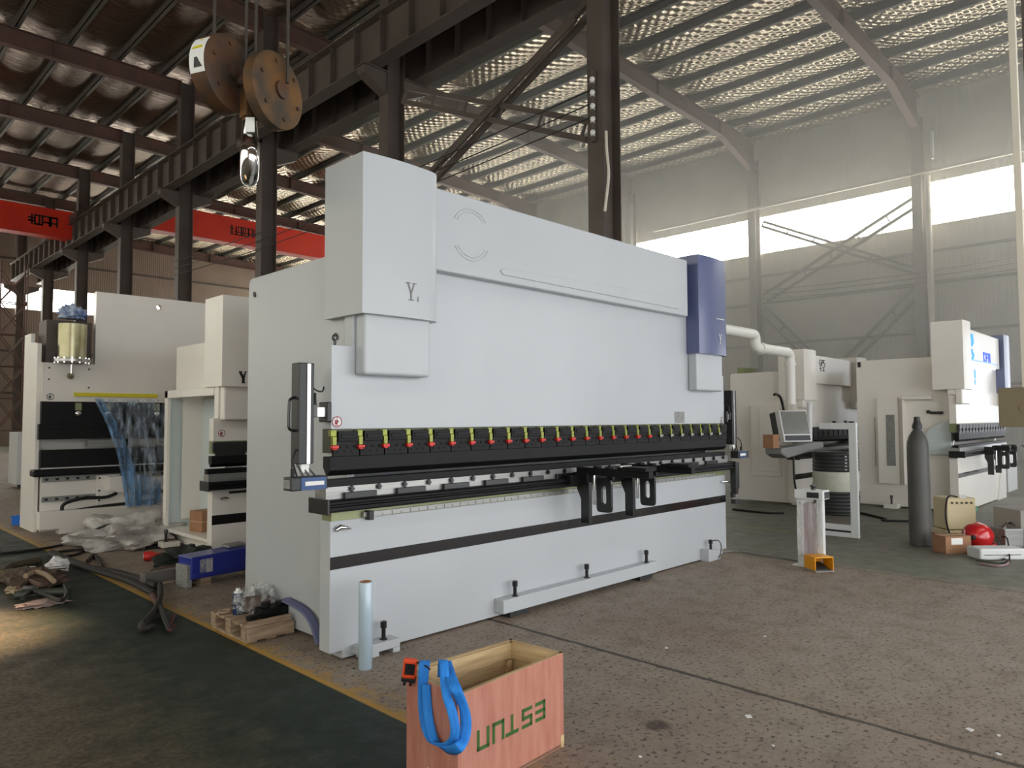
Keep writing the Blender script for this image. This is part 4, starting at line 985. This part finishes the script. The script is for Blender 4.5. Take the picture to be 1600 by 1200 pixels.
MB().cyl((-.09, 0, .07), (.09, -.03, .07), .05, n=20).cyl((.09, -.03, .07), (.12, -.035, .07), .03, n=16).box(-.05, .05, -.05, .05, 0, .03).build('body', BRWN, mo, smooth=True); MB().box(.02, .09, -.03, .05, .1, .15).build('terminal_box', DARKG, mo, bevel=.004)
MB().blob((0, 0, .09), (.15, .10, .11), 4, .3, 4, 5, .002).build('film', FILMC, mo, smooth=True)
fb = thing('hydraulic_pump', 'black pump block lying on the pallet behind the spray can', 'pump', (2.5, 4.86, Zp)); MB().box(-.1, .1, -.05, .06, 0, .06).cyl((-.05, 0, .06), (-.05, 0, .1), .03, n=14).cyl((.05, 0, .06), (.05, 0, .09), .025, n=14).build('block', BLACK, fb, bevel=.004); MB().box(.1, .15, -.03, .03, .01, .05).build('port', DARKG, fb)
for j, (q, L, an, lb) in enumerate((((2.27, 4.76), .3, .25, 'black square steel bar at the front edge of the pallet'), ((2.33, 4.83), .28, .3, 'black steel bar lying second from the pallet front edge'))):
    tag(B(0, L, -.018, .018, 0, .03).build('steel_bar', BLACK, bevel=.003, loc=(q[0], q[1], Zp+(.02 if j == 0 else 0)), rotz=an), lb, 'steel bar')
cl = MB().tube(rect_path([(-.05, -.03, .012), (0, .03, .014), (.05, .0, .016), (.03, -.04, .014), (-.03, -.01, .012), (.0, .04, .02)], 5), .01, 6); tag(cl.build('cable_coil', PALW, smooth=True, loc=(2.27, 5.15, Zp)), 'small pale coil of cord at the back of the pallet', 'cord')
hs = [Vector((2.60, 4.92, .2)), Vector((2.565, 4.75, .225)), Vector((2.56, 4.52, .2)), Vector((2.55, 4.38, .14)), Vector((2.54, 4.28, .03))]
tag(ribbon(hs, .06, 'flat_hose', mat('grey_blue_hose', (92, 96, 128), .5), None, Vector((0, 0, 0)), Vector((.9, 0, .4))), 'grey blue flat strap leaning on the big machine beside the pallet', 'strap')

# ------------------------------------------------------------------ blue machine beam and clutter at the left
bm_ = thing('blue_beam', 'dark blue painted steel beam on the floor left of the big machine', 'steel beam', (2.62, 6.75, 0), .12)
MB().prism([(0, .07), (.85, .07), (.85, .29), (0, .27)], 'y', -.12, .12).build('beam', BLUEM, bm_, bevel=.008); MB().box(.02, .85, -.14, -.12, .1, .115).build('ledge', BLUEM, bm_)
strokes([(0, .04, .03, 0), (.03, 0, .05, .04), (.07, 0, .07, .04), (.07, .04, .1, .04), (.07, 0, .1, 0), (.1, 0, .1, .04)], .007, .002, -.1212).xf(Matrix.Translation((.62, 0, .2))).build('emblem', PAPER, bm_)
MB().box(.08, .2, -.125, -.12, .12, .24).build('film_patch', FILMC, bm_); MB().box(-.03, .02, -.1, .1, .0, .2).build('end_plate', GREYLAB, bm_, bevel=.004); MB().box(.1, .2, -.1, .1, 0, .07).box(.6, .7, -.1, .1, 0, .07).build('packing_block', PALW, bm_)
MB().box(.42, .62, -.02, .12, .285, .31).build('top_plate', GREYLAB, bm_, bevel=.003)
gs = B(0, .5, -.05, .05, 0, .1).build('steel_angle', mat('grey_steel_bar', (116, 110, 104), .5, metal=.4), bevel=.006, loc=(2.35, 7.02, .02), rotz=.1); tag(gs, 'grey steel bar on the floor behind the dark blue beam', 'steel bar')
B(.02, .48, -.04, .04, -.02, 0).build('packing', PALW, gs)
rc = thing('red_plug', 'red industrial plug lying on the floor near the second machine', 'plug', (2.86, 8.25, .05)); MB().lathe([(.045, -.08), (.05, -.06), (.05, .0), (.03, .03), (.025, .1)], (0, 0, 0), 18, (1, -.4, 0)).build('shell', REDP, rc, smooth=True); MB().lathe([(.03, -.085), (.03, -.08)], (0, 0, 0), 16, (1, -.4, 0)).build('pin_face', PAPER, rc); MB().cyl((.09, -.036, 0), (.18, -.05, -.03), .014, n=8).build('cable_end', RUB, rc)
heap('tarpaulin', 'crumpled dark green tarpaulin on the floor by the second machine', 'tarpaulin', (2.98, 7.62, 0), (.3, .22, .13), mat('dark_green_tarp', (44, 48, 42), .8), .5, 4, 11, 4)
heap('rag', 'brown crumpled rag beside the dark tarpaulin', 'rag', (2.72, 7.45, 0), (.14, .1, .05), BRWN, .5, 5, 21, 3)
# pile of scrap in the aisle
def scrap(name, label, cat, u, v, r, mt, seed, amp=.5): p = fl(u, v); return heap(name, label, cat, (p.x, p.y, 0), r, mt, amp, 4, seed, 3)
scrap('scrap_heap', 'brown tangle of oily scrap at the middle of the aisle heap', 'scrap', 55, 915, (.22, .3, .1), mat('dark_scrap', (66, 50, 42), .8, var=(104, 84, 68), nscale=14, bump=1, bscale=30), 31)
scrap('crumpled_paper', 'crumpled white paper at the back of the aisle heap', 'paper', 89, 893, (.1, .1, .09), PAPW, 32, .35)
scrap('rag', 'pale pinkish rag lying in front of the aisle heap', 'rag', 65, 947, (.17, .07, .035), mat('pale_rag', (150, 132, 126), .9), 33)
scrap('rag', 'olive rag at the left end of the aisle heap', 'rag', 25, 905, (.2, .16, .06), mat('olive_rag', (96, 86, 66), .9), 34)
scrap('rag', 'light beige rag on the near left of the aisle heap', 'rag', 30, 925, (.09, .08, .05), mat('beige_rag', (170, 152, 124), .9), 35)
p = fl(60, 936); tag(MB().tube(rect_path([(-.16, .05, .05), (0, -.02, .055), (.2, -.14, .05)], 6), .035, 10).build('steel_pipe', mat('grey_green_pipe', (74, 78, 70), .4, metal=.3), smooth=True, loc=(p.x, p.y, 0)), 'short grey green pipe on the near side of the aisle heap', 'pipe')
p = fl(70, 908); tag(MB().tube([(-.1, 0, .1), (.15, -.1, .1)], .015, 8).box(-.15, -.08, -.03, .03, .07, .13).build('pry_tool', STEEL, loc=(p.x, p.y, .02)), 'steel tool lying on top of the aisle heap', 'tool')
p = fl(48, 925); g = thing('shackle', 'round steel shackle in the aisle heap', 'shackle', (p.x, p.y, .05)); MB().tube([(.06*math.cos(k*PI/8), .06*math.sin(k*PI/8), 0) for k in range(0, 15)], .018, 8).build('bow', GREYS, g, smooth=True); MB().cyl((.055, -.02, 0), (.03, -.07, 0), .014, n=8).build('pin', GREYS, g)
p = fl(20, 890); tag(MB().tube(rect_path([fl(2, 902)-p+Vector((0, 0, .03)), fl(20, 890)-p+Vector((0, 0, .04)), fl(62, 880)-p+Vector((0, 0, .03))], 6), .035, 8).build('rope', mat('olive_rope', (84, 74, 58), .9, bump=.5, bscale=80), smooth=True, loc=(p.x, p.y, 0)), 'thick olive rope behind the aisle heap', 'rope')
for j, (pts, rr, mt_, lb) in enumerate(((((35, 935), (50, 925), (72, 930), (95, 938), (104, 928), (100, 915)), .016, RUB, 'black hose curling around the right end of the aisle heap'), (((28, 918), (45, 908), (66, 914), (88, 905), (100, 900)), .02, BRWN, 'brown strap winding over the aisle heap'), (((40, 900), (55, 894), (72, 898), (84, 908)), .022, mat('pale_strap', (150, 128, 104), .8), 'pale strap at the back left of the aisle heap'))):
    P_ = [at(u, v, 2, .08+.03*j) for u, v in pts]; o_ = Vector((P_[0].x, P_[0].y, 0))
    tag(MB().tube(rect_path([q-o_ for q in P_], 5), rr, 8).build('strap', mt_, smooth=True, loc=o_), lb, 'strap')
# chain sling and hooks on the yellow line
def floor_tube(pix, r, nm, label, cat, mt=RUB, z=None, lift=None):
    P = [fl(u, v)+Vector((0, 0, r if lift is None else lift[i])) for i, (u, v) in enumerate(pix)]
    o = P[0].copy(); o.z = 0
    return tag(MB().tube(rect_path([q-o for q in P], 6), r, 8).build(nm, mt, smooth=True, loc=o), label, cat)
CHAINM = mat('dark_oily_rope', (36, 32, 28), .7, bump=.5, bscale=60)
floor_tube([(78, 870), (105, 880), (140, 893), (180, 900), (215, 910), (245, 922)], .035, 'sling_rope', 'thick dark rope sling trailing across the floor to the hooks', 'rope', CHAINM)
floor_tube([(82, 866), (120, 884), (150, 896), (200, 912), (240, 932)], .028, 'sling_rope', 'second dark rope sling lying closest to the aisle', 'rope', CHAINM)
floor_tube([(137, 880), (147, 870), (155, 880), (160, 890)], .02, 'steel_hook', 'small dark hook lying over the rope sling', 'hook', CHAINM)
hk = fl(245, 960); ch = thing('chain_hooks', 'pair of dark lifting hooks with red shackle at the aisle line', 'hook', (hk.x, hk.y, 0))
def fp(u, v, z): return at(u, v, 2, z)-hk
MB().tube(rect_path([fp(250, 912, .05), fp(251, 930, .06), fp(246, 945, .06)], 4), .022, 8).build('chain_top', CHAINM, ch, smooth=True)
MB().tube(rect_path([fp(248, 945, .05), fp(236, 962, .04), fp(224, 975, .035), fp(226, 982, .03), fp(240, 978, .03)], 5), [.03]*10+[.034]*6+[.02]*5, 8).build('hook', CHAINM, ch, smooth=True)
MB().tube(rect_path([fp(248, 945, .05), fp(256, 960, .05), fp(262, 976, .04), fp(266, 984, .03)], 5), .022, 8).build('hook', CHAINM, ch, smooth=True)
MB().tube(rect_path([fp(272, 962, .03), fp(266, 975, .03), fp(264, 985, .03), fp(272, 978, .03)], 5), .012, 8).build('shackle', mat('dark_red_steel', (96, 40, 34), .6), ch, smooth=True)
MB().tube(rect_path([fp(238, 930, .03), fp(244, 940, .04), fp(250, 948, .04)], 4), .025, 8).build('swivel', mat('rusty_swivel', (82, 50, 38), .7), ch, smooth=True)
P_ = [at(u, v, 2, z) for u, v, z in ((0, 865, .016), (60, 858, .016), (110, 848, .03), (140, 832, .2), (170, 820, .29), (225, 809, .3))]; o_ = Vector((P_[0].x, P_[0].y, 0))
tag(MB().tube(rect_path([q-o_ for q in P_], 6), .014, 8).build('power_cable', RUB, smooth=True, loc=o_), 'black cable crossing the floor up over the bubble wrap', 'cable')
floor_tube([(258, 850), (215, 848), (175, 844), (150, 853), (120, 868), (95, 871), (80, 868)], .014, 'power_cable', 'upper black cable looping from the second machine foot', 'cable')
floor_tube([(262, 855), (230, 858), (170, 858), (110, 862), (85, 866), (78, 870)], .014, 'power_cable', 'lower black cable running under the bubble wrap heap', 'cable')

# ------------------------------------------------------------------ crane hook block hanging overhead
hd = 4.9
def ah(u, v): return CV+(FW+RT2*((u-800)/CF)+UP2*((600-v)/CF))*hd
hc = ah(392, 150); hkb = thing('hook_block', 'rusty crane hook block with two pulleys and a bright steel hook hanging overhead', 'crane hook', hc)
ax = (RT*.93-Vector((FW.x, FW.y, 0)).normalized()*.36).normalized()
RUST = mat('rusty_yellow_steel', (62, 52, 40), .7, metal=.2, var=(112, 76, 30), nscale=5); RUSTD = mat('dark_rust_steel', (60, 50, 42), .65, metal=.3, var=(96, 62, 34), nscale=6)
for (u, v, hw, mt, r) in ((352, 118, .075, RUSTD, .255), (428, 143, .05, RUST, .255)):
    c = ah(u, v)-hc
    s = MB().lathe([(.03, -hw-.012), (r*.92, -hw), (r, -hw+.012), (r, hw-.012), (r*.92, hw), (.03, hw+.012)], c, 40, ax).build('pulley_guard', mt, hkb, smooth=True)
    MB().lathe([(.06, hw+.01), (.06, hw+.03), (.03, hw+.04), (.001, hw+.04)], c, 20, ax).build('axle_cap', RUSTD, s, smooth=True)
    for k in range(6): a = k*PI/3; e = ax.orthogonal().normalized(); e2 = ax.cross(e); MB().cyl(c+(e*math.cos(a)+e2*math.sin(a))*r*.75+ax*hw, c+(e*math.cos(a)+e2*math.sin(a))*r*.75+ax*(hw+.015), .014, n=8).build('bolt', RUSTD, s)
    if u < 400:
        lat = (-RT); 
        pts = []
        for k in range(9):
            a = -.35+1.0*k/8; rad = (Vector((0, 0, 1))*math.sin(a)+(ax.cross(Vector((0, 0, 1))).normalized()*(1 if ax.cross(Vector((0, 0, 1))).dot(lat) > 0 else -1))*math.cos(a)); pts.append(c+rad*(r+.002))
        b = MB(); V = [[b.bm.verts.new(p+ax*w) for w in (-hw*.8, hw*.8)] for p in pts]
        for k in range(8): b.bm.faces.new((V[k][0], V[k][1], V[k+1][1], V[k+1][0]))
        b.build('warning_label', PAPER, s, open_=True, solid=.002)
        b = MB(); q = [p+(p-c).normalized()*.003 for p in pts]
        b.bm.faces.new([b.bm.verts.new(q[5]-ax*hw*.6), b.bm.verts.new(q[5]+ax*hw*.6), b.bm.verts.new(q[8])]); b.build('warning_triangle', TAPEY, s, open_=True, solid=.002)
        b = MB(); b.bm.faces.new([b.bm.verts.new(q[1]-ax*hw*.3), b.bm.verts.new(q[1]+ax*hw*.6), b.bm.verts.new(q[3]+ax*hw*.1), b.bm.verts.new(q[3]-ax*hw*.2)]); b.build('warning_mark', PRINT, s, open_=True, solid=.002)
MB().cyl(ah(350, 120)-hc, ah(430, 143)-hc, .045, n=16).build('axle', RUSTD, hkb)
B(-.06, .06, -.05, .05, -.16, .06).build('centre_block', RUST, hkb, bevel=.012)
sh = ah(390, 172)-hc; MB().cyl(sh, ah(390, 190)-hc, .05, .045, n=16).build('shank_nut', RUST, hkb)
vd = Vector((hc.x, hc.y, 0)).normalized(); base = ah(391, 182)-hc
pth = [(0, 0), (0, -.1), (.0, -.16), (-.06, -.22), (-.1, -.30), (-.06, -.39), (.02, -.42), (.1, -.38), (.13, -.31), (.12, -.26)]
P = rect_path([base+vd*a+Vector((0, 0, z)) for a, z in pth], 5); n = len(P)
MB().tube(P, [.042+.022*math.sin(PI*min(1, i/n*1.15))-.035*max(0, i/n-.75)/.25 for i in range(n)], 14).build('hook', CHROME, hkb, smooth=True)
lt = base+Vector((0, 0, -.03)); MB().box(-.03, .03, -.005, .005, -.1, 0).xf(Matrix.Translation(lt-vd*.058) @ Matrix.Rotation(math.atan2(RT.y, RT.x), 4, 'Z')).build('capacity_plate', PAPER, hkb)
for j, (u, v) in enumerate(((334, 100), (384, 100), (399, 120), (449, 130))):
    p = ah(u, v)-hc; MB().cyl(p, (p.x, p.y, 12.6-hc.z), .011, n=8).build('wire_rope', ROPE, hkb)
tb = MB().box(-.5, .5, -.4, .4, 0, .5).build('body', CRRED, None, loc=(hc.x, hc.y, 12.6)); tb.name = 'hoist_trolley'; tag(tb, 'red hoist trolley above the hook block', 'hoist')

# ------------------------------------------------------------------ right-hand things
# ventilation duct above m4
du = MB(); pd_ = lambda u, v: at(u, v, 1, 5.1)
a, b1, c1, d1, e1 = pd_(1120, 532), pd_(1180, 532), pd_(1186, 552), pd_(1234, 551), pd_(1230, 628)
c1.z = d1.z; a.z = d1.z+.2
def bend(P, r, n=6):
    out = [P[0]]
    for i in range(1, len(P)-1):
        u_ = (P[i-1]-P[i]).normalized(); w_ = (P[i+1]-P[i]).normalized(); rr_ = min(r, (P[i-1]-P[i]).length*.45, (P[i+1]-P[i]).length*.45)
        for k in range(n+1): t_ = k/n; out.append((P[i]+u_*rr_)*(1-t_)**2+P[i]*2*t_*(1-t_)+(P[i]+w_*rr_)*t_*t_)
    return out+[P[-1]]
e1.x = d1.x; e1.z = 1.72
b1.z = a.z
c1.x = b1.x
dt = thing('air_duct', 'fat white pipe with elbows above the machine with the monitor', 'pipe', (d1.x, 5.1, 0)); oo = Vector((d1.x, 5.1, 0))
MB().tube(bend([p-oo for p in (a, b1, c1, d1, e1)], .13), .08, 18).build('pipe', DUCTW, dt, smooth=True)
for p, q in ((c1+Vector((.14, 0, 0)), c1+Vector((.2, 0, 0))), (d1-Vector((.0, 0, .17)), d1-Vector((0, 0, .22)))): MB().cyl(p-oo, q-oo, .095, n=20).build('joint_ring', DUCTW, dt, smooth=True)
# monitor arm with screen and tray
mp_ = thing('control_monitor', 'tilted control screen on a grey arm in front of the machine with the white duct', 'monitor', (at(1243, 667, 1, 4.75).x, 4.75, 0))
ang = -.42; Mm = Matrix.Translation((.0, 0, 1.37)) @ Matrix.Rotation(ang, 4, 'Z') @ Matrix.Rotation(-.22, 4, 'X')
MB().box(-.27, .27, .0, .10, -.25, .25).xf(Mm).build('case', WHITE2, mp_, bevel=.012); 
MB().box(-.245, .245, -.012, 0, -.13, .23).xf(Mm).build('screen', SCREEN, mp_); MB().box(-.24, .24, -.012, 0, -.23, -.15).xf(Mm).build('key_panel', DARKG, mp_); MB().box(-.26, .26, .1, .24, -.2, .25).xf(Mm).build('rear_housing', DARKG, mp_, bevel=.01)
MB().prism([(-.5, 1.04), (1.1, 1.1), (1.1, 1.0), (-.3, .88), (-.5, .95)], 'y', .0, .27).build('support_arm', GREYLAB, mp_, bevel=.02)
MB().cyl((1.0, .2, 1.05), (1.05, .2, 1.75), .045, n=12).build('pole', WHITE2, mp_)
MB().tube(rect_path([(.05, .2, 1.6), (-.05, .2, 1.8), (-.3, .15, 1.86), (-.5, .1, 1.85)], 5), .022, 8).build('cable', RUB, mp_, smooth=True)
MB().tube(rect_path([(-.1, 0, .9), (-.08, 0, .5), (.1, 0, .15), (.35, .05, .02), (.7, .1, .02)], 5), .016, 8).build('cable', RUB, mp_, smooth=True)
cbx = B(-.1, .1, -.08, .08, 0, .2).build('cardboard_box', CARD, loc=(10.48, 4.86, 1.046)); tag(cbx, 'small cardboard box on the monitor arm tray', 'box')
# oil drum
od = thing('oil_drum', 'black oil drum with a wide white band behind the white frame', 'drum', (11.7, 4.38, 0))
prof = lambda z0, z1, r, k: [(r+.012*(1 if i % 2 else 0), z0+(z1-z0)*i/k) for i in range(k+1)]
R0 = .33; MB().lathe([(R0-.02, .0), (R0+.01, .01)]+prof(.03, .36, R0, 12), (0, 0, 0), 40).build('lower_shell', OILB, od, smooth=True); MB().lathe(prof(.36, .66, R0+.004, 4), (0, 0, 0), 40).build('white_band', DRUMW, od, smooth=True); MB().lathe(prof(.66, .95, R0, 10)+[(R0+.012, .96), (R0-.02, .97), (R0-.02, .955), (0, .955)], (0, 0, 0), 40).build('upper_shell', OILB, od, smooth=True)
b = MB()
for k in range(5): b.blob((-.245, -.245, .7+.05*k), (.02, .02, .014), 1, 0)
b.build('paint_mark', PAPER, od)
# white three-sided frame
wf = thing('guard_stand', 'white C-shaped steel frame standing on the floor before the oil drum', 'steel frame', (9.45, 3.3, 0))
MB().box(-.03, .03, -.03, .06, 0, 1.43).build('upright', WHITE2, wf, bevel=.004); MB().box(-.03, .03, .06, .42, 1.35, 1.43).build('top_rail', WHITE2, wf, bevel=.004); m_ = MB().box(-.03, .03, .06, .42, 0, .15).build('bottom_rail', WHITE2, wf, bevel=.004); MB().box(-.033, -.03, .06, .4, .06, .085).build('slot', DARKG, m_)
MB().cyl((0, .1, 1.43), (0, .1, 1.46), .02, n=8).box(-.02, .02, .0, .06, 1.43, 1.45).box(-.015, .015, .22, .26, 1.43, 1.455).build('loose_bolts', DARKG, wf)
# pedal stand
ps = thing('pedal_stand', 'white pedal post with wrapped front and small grey control box', 'control stand', (7.38, 3.02, 0))
dirx = (fl(1300, 893)-fl(1256, 886)); 
MB().box(-.1, .1, -.12, .16, 0, .012).build('base_plate', WHITE2, ps)
for y in (.1, -.1): MB().box(-.03, .03, y-.03, y+.03, .012, .68).build('post', WHITE2, ps, bevel=.003)
MB().box(-.012, .012, -.07, .07, .1, .62).build('back_panel', mat('pinkish_panel', (176, 158, 162), .6), ps)
MB().box(-.05, .05, -.115, .125, .1, .64).build('wrapping', FILMC, ps)
hb = MB().box(-.09, .08, -.16, .13, .68, .77).build('control_box', WHITE2, ps, bevel=.006); MB().box(-.05, .06, -.164, -.158, .69, .755).build('display', DARKG, hb); MB().lathe([(.02, 0), (.02, .02), (.03, .03), (.03, .045), (.0, .05)], (.0, -.03, .77), 16).build('stop_button', DARKG, hb, smooth=True); MB().box(-.094, -.089, -.12, .0, .695, .75).build('display', DARKG, hb)
fpd = thing('foot_pedal', 'orange foot pedal housing at the base of the white pedal post', 'foot pedal', (7.24, 2.9, .0), -.62)
MB().box(-.1, .1, -.11, .1, 0, .012).build('base', GREYLAB, fpd); MB().box(-.1, -.09, -.1, .09, .012, .13).box(.09, .1, -.1, .09, .012, .13).box(-.1, .1, -.1, .09, .13, .142).box(-.1, .1, .08, .09, .012, .13).build('guard', ORY, fpd, bevel=.004); MB().prism([(-.07, .02), (.06, .03), (.06, .07), (-.05, .035)], 'x', -.07, .06).build('pedal', DARKG, fpd, bevel=.004)
floor_tube([(1120, 866), (1150, 862), (1190, 868), (1225, 873), (1250, 878)], .008, 'pedal_cable', 'thin pale cable running from the big machine foot to the pedal post', 'cable', GREYLAB)
# gas cylinder
gc = thing('gas_cylinder', 'tall dark grey gas cylinder standing on the floor at the right', 'gas cylinder', (9.43, 2.58, 0))
MB().lathe([(.11, 0), (.118, .01), (.118, 1.15), (.112, 1.21), (.09, 1.28), (.06, 1.33), (.045, 1.35), (.045, 1.38)], (0, 0, 0), 36).build('body', GASM, gc, smooth=True)
MB().lathe([(.055, 1.36), (.055, 1.40), (.04, 1.44), (.033, 1.47), (.033, 1.50), (.02, 1.505)], (0, 0, 0), 24).build('valve_cap', DARKG, gc, smooth=True)
# cream welding set, box, helmet, welder, cables
ws = thing('electric_heater', 'cream electric box with a row of small knobs beside the gas cylinder', 'electric box', (10.35, 2.6, 0), -.79); 
MB().box(-.02, .38, -.16, .16, .0, .09).build('lower_case', CREAM, ws, bevel=.01); MB().box(0, .36, -.15, .15, .1, .49).build('case', CREAM, ws, bevel=.012); b = MB()
for k in range(5): b.cyl((.06+.06*k, -.152, .43), (.06+.06*k, -.165, .43), .012, n=10)
b.build('knob_row', DARKG, ws); MB().box(.16, .24, -.155, -.15, .49, .53).build('white_tie', PAPER, ws); MB().tube(rect_path([(.16, -.1, .5), (.0, -.17, .5), (-.05, -.2, .25), (0, -.2, .02)], 5), .01, 6).build('cable', REDP if False else RUB, ws, smooth=True)
MB().box(-.05, .47, -.22, .2, -.0, .02).build('tray', DSTEEL2, ws)
cb2 = thing('cardboard_box', 'brown cardboard box with a white label in front of the cream electric box', 'box', (9.2, 2.2, 0), -.62); MB().box(-.17, .15, -.1, .1, 0, .19).build('body', CARD, cb2, bevel=.004); MB().box(-.1, .04, -.102, -.1, .1, .17).build('label', PAPER, cb2); MB().box(-.17, .15, -.02, .02, .19, .192).build('tape', CARDL, cb2)
hp = fl(1535, 853); he = thing('welding_helmet', 'shiny red welding helmet lying beside the cardboard box', 'helmet', (9.75, 2.07, 0))
b = MB().blob((0, 0, .13), (.18, .16, .15), 4, .06, 2, 4, .0); b.build('shell', HELM, he, smooth=True); MB().tube(rect_path([(-.1, -.13, .03), (0, -.17, .05), (.12, -.12, .05), (.17, 0, .1)], 5), .012, 8).build('edge', HELM, he, smooth=True); MB().cyl((-.18, 0, .13), (-.22, .02, .13), .025, n=12).build('knob', RUB, he)
we = thing('welding_machine', 'grey welding machine with vents at the right edge of the floor', 'welder', (10.2, 1.78, 0), -.75)
MB().box(-.05, .6, -.15, .3, 0, .42).build('case', mat('light_grey_case', (176, 172, 164), .5), we, bevel=.01); b = MB()
for k in range(8): b.box(.12+.04*k, .14+.04*k, -.152, -.15, .22, .33)
b.build('vent', DARKG, we); MB().box(-.28, -.06, -.2, .05, 0, .22).build('motor_box', GREYS, we, bevel=.01); MB().tube(rect_path([(-.27, -.15, .22), (-.2, -.15, .28), (-.1, -.1, .26)], 5), .02, 8).build('handle', CHROME, we, smooth=True); MB().box(.0, .3, -.21, -.15, .0, .18).build('front_panel', DARKG, we)
sb = fl(1555, 872); sv = B(-.24, .26, -.11, .11, 0, .12).build('white_case', WHITE2, bevel=.02, loc=(9.1, 1.78, 0), rotz=-.75); tag(sv, 'long white case on the floor before the welding machine', 'case')
B(-.2, .2, -.112, -.11, .05, .06).build('seam', GREYLAB, sv)
floor_tube([(1508, 862), (1530, 868), (1560, 873), (1572, 878), (1555, 880), (1525, 876)], .012, 'welding_cable', 'grey cable coiled in front of the long white case', 'cable', mat('grey_cable', (92, 92, 84), .6))
floor_tube([(1520, 862), (1548, 858), (1570, 866), (1576, 880), (1560, 886), (1530, 882)], .01, 'welding_cable', 'thin pinkish cable looping nearest the viewer by the white case', 'cable', mat('pink_cable', (150, 120, 126), .6))
floor_tube([(1560, 872), (1566, 862), (1575, 866), (1578, 880)], .008, 'welding_cable', 'short black cable arched over the end of the white case', 'cable', RUB, None, [.14, .16, .16, .01])
floor_tube([(1345, 803), (1370, 809), (1385, 813), (1380, 815), (1420, 816)], .016, 'power_cable', 'black cable lying along the foot of the farthest right machine', 'cable')
floor_tube([(1145, 797), (1170, 800), (1200, 803), (1225, 803)], .016, 'power_cable', 'dark cable on the floor beside the oil drum machine', 'cable')
# notice board on a pale post
np_ = thing('notice_stand', 'brown notice board on a pale post at the right edge', 'sign', (8.4, 1.33, 0))
MB().box(-.03, .03, -.02, .04, 0, 6.2).build('post', PIPEW, np_, bevel=.004); MB().box(-.06, -.03, -.16, .23, 1.40, 1.78).build('board', mat('brown_board', (128, 116, 90), .7), np_, bevel=.004); MB().blob((-.065, -.04, 1.58), (.004, .1, .045), 3, .4, 4, 3).build('picture', mat('faded_picture', (150, 112, 84), .7, var=(120, 122, 96), nscale=14), np_)
# shelf with white and red stacks seen between the machine and the post
rk = thing('parts_rack', 'white crate stack behind the notice post at the far right', 'rack', (17.2, 3.5, 0)); MB().box(0, .9, -.4, .4, 0, .5).box(0, .9, -.4, .4, .54, .8).build('white_crates', WHITE2, rk); MB().box(-.02, .9, -.4, .4, .5, .54).build('red_band', REDP, rk); MB().box(-.02, .9, -.42, .38, .8, .9).build('green_lid', GREENM, rk)
cbn = thing('electric_cabinet', 'white electric cabinet behind the farthest right machine', 'cabinet', (17.6, 4.4, 0)); MB().box(0, 1.6, 0, .9, 0, 2.5).build('body', WHITE2, cbn, bevel=.01); MB().box(-.01, 0, .1, .8, .2, 2.4).build('door', WHITE2, cbn, bevel=.004)
# paper scraps on the concrete
for j, (u, v, r, lb) in enumerate(((1515, 1141, .02, 'largest white paper scrap on the concrete, near the dark joint'), (1560, 1179, .012, 'white paper scrap closest to the bottom right corner'), (1561, 1150, .01, 'small pale scrap just right of the largest one'), (1041, 1013, .012, 'pale scrap on the concrete in front of the big machine'), (1195, 995, .012, 'pale scrap far from the joint, beyond the middle of the concrete'), (1208, 1166, .008, 'tiny white speck below the joint line'), (1000, 1183, .008, 'tiny white speck right of the crate at the picture bottom'), (1170, 1120, .02, 'faint dusty chip just below the joint line'))):
    p = fl(u, v); tag(MB().prism([(-r, -r*.5), (r*.6, -r*.8), (r, r*.4), (-r*.2, r*.9)], 'z', .0, .004).build('paper_scrap', PAPW, loc=(p.x, p.y, .001), rotz=j*1.3), lb, 'scrap')

# ------------------------------------------------------------------ light
def lamp(kind, name, loc, rot=None, target=None, **k):
    l = bpy.data.lights.new(name, kind)
    for a, b in k.items(): setattr(l, a, b)
    o = bpy.data.objects.new(name, l); COL.objects.link(o); o.location = loc
    if target is not None: o.rotation_euler = (Vector(target)-Vector(loc)).to_track_quat('-Z', 'Y').to_euler()
    return o
LIGHTS()
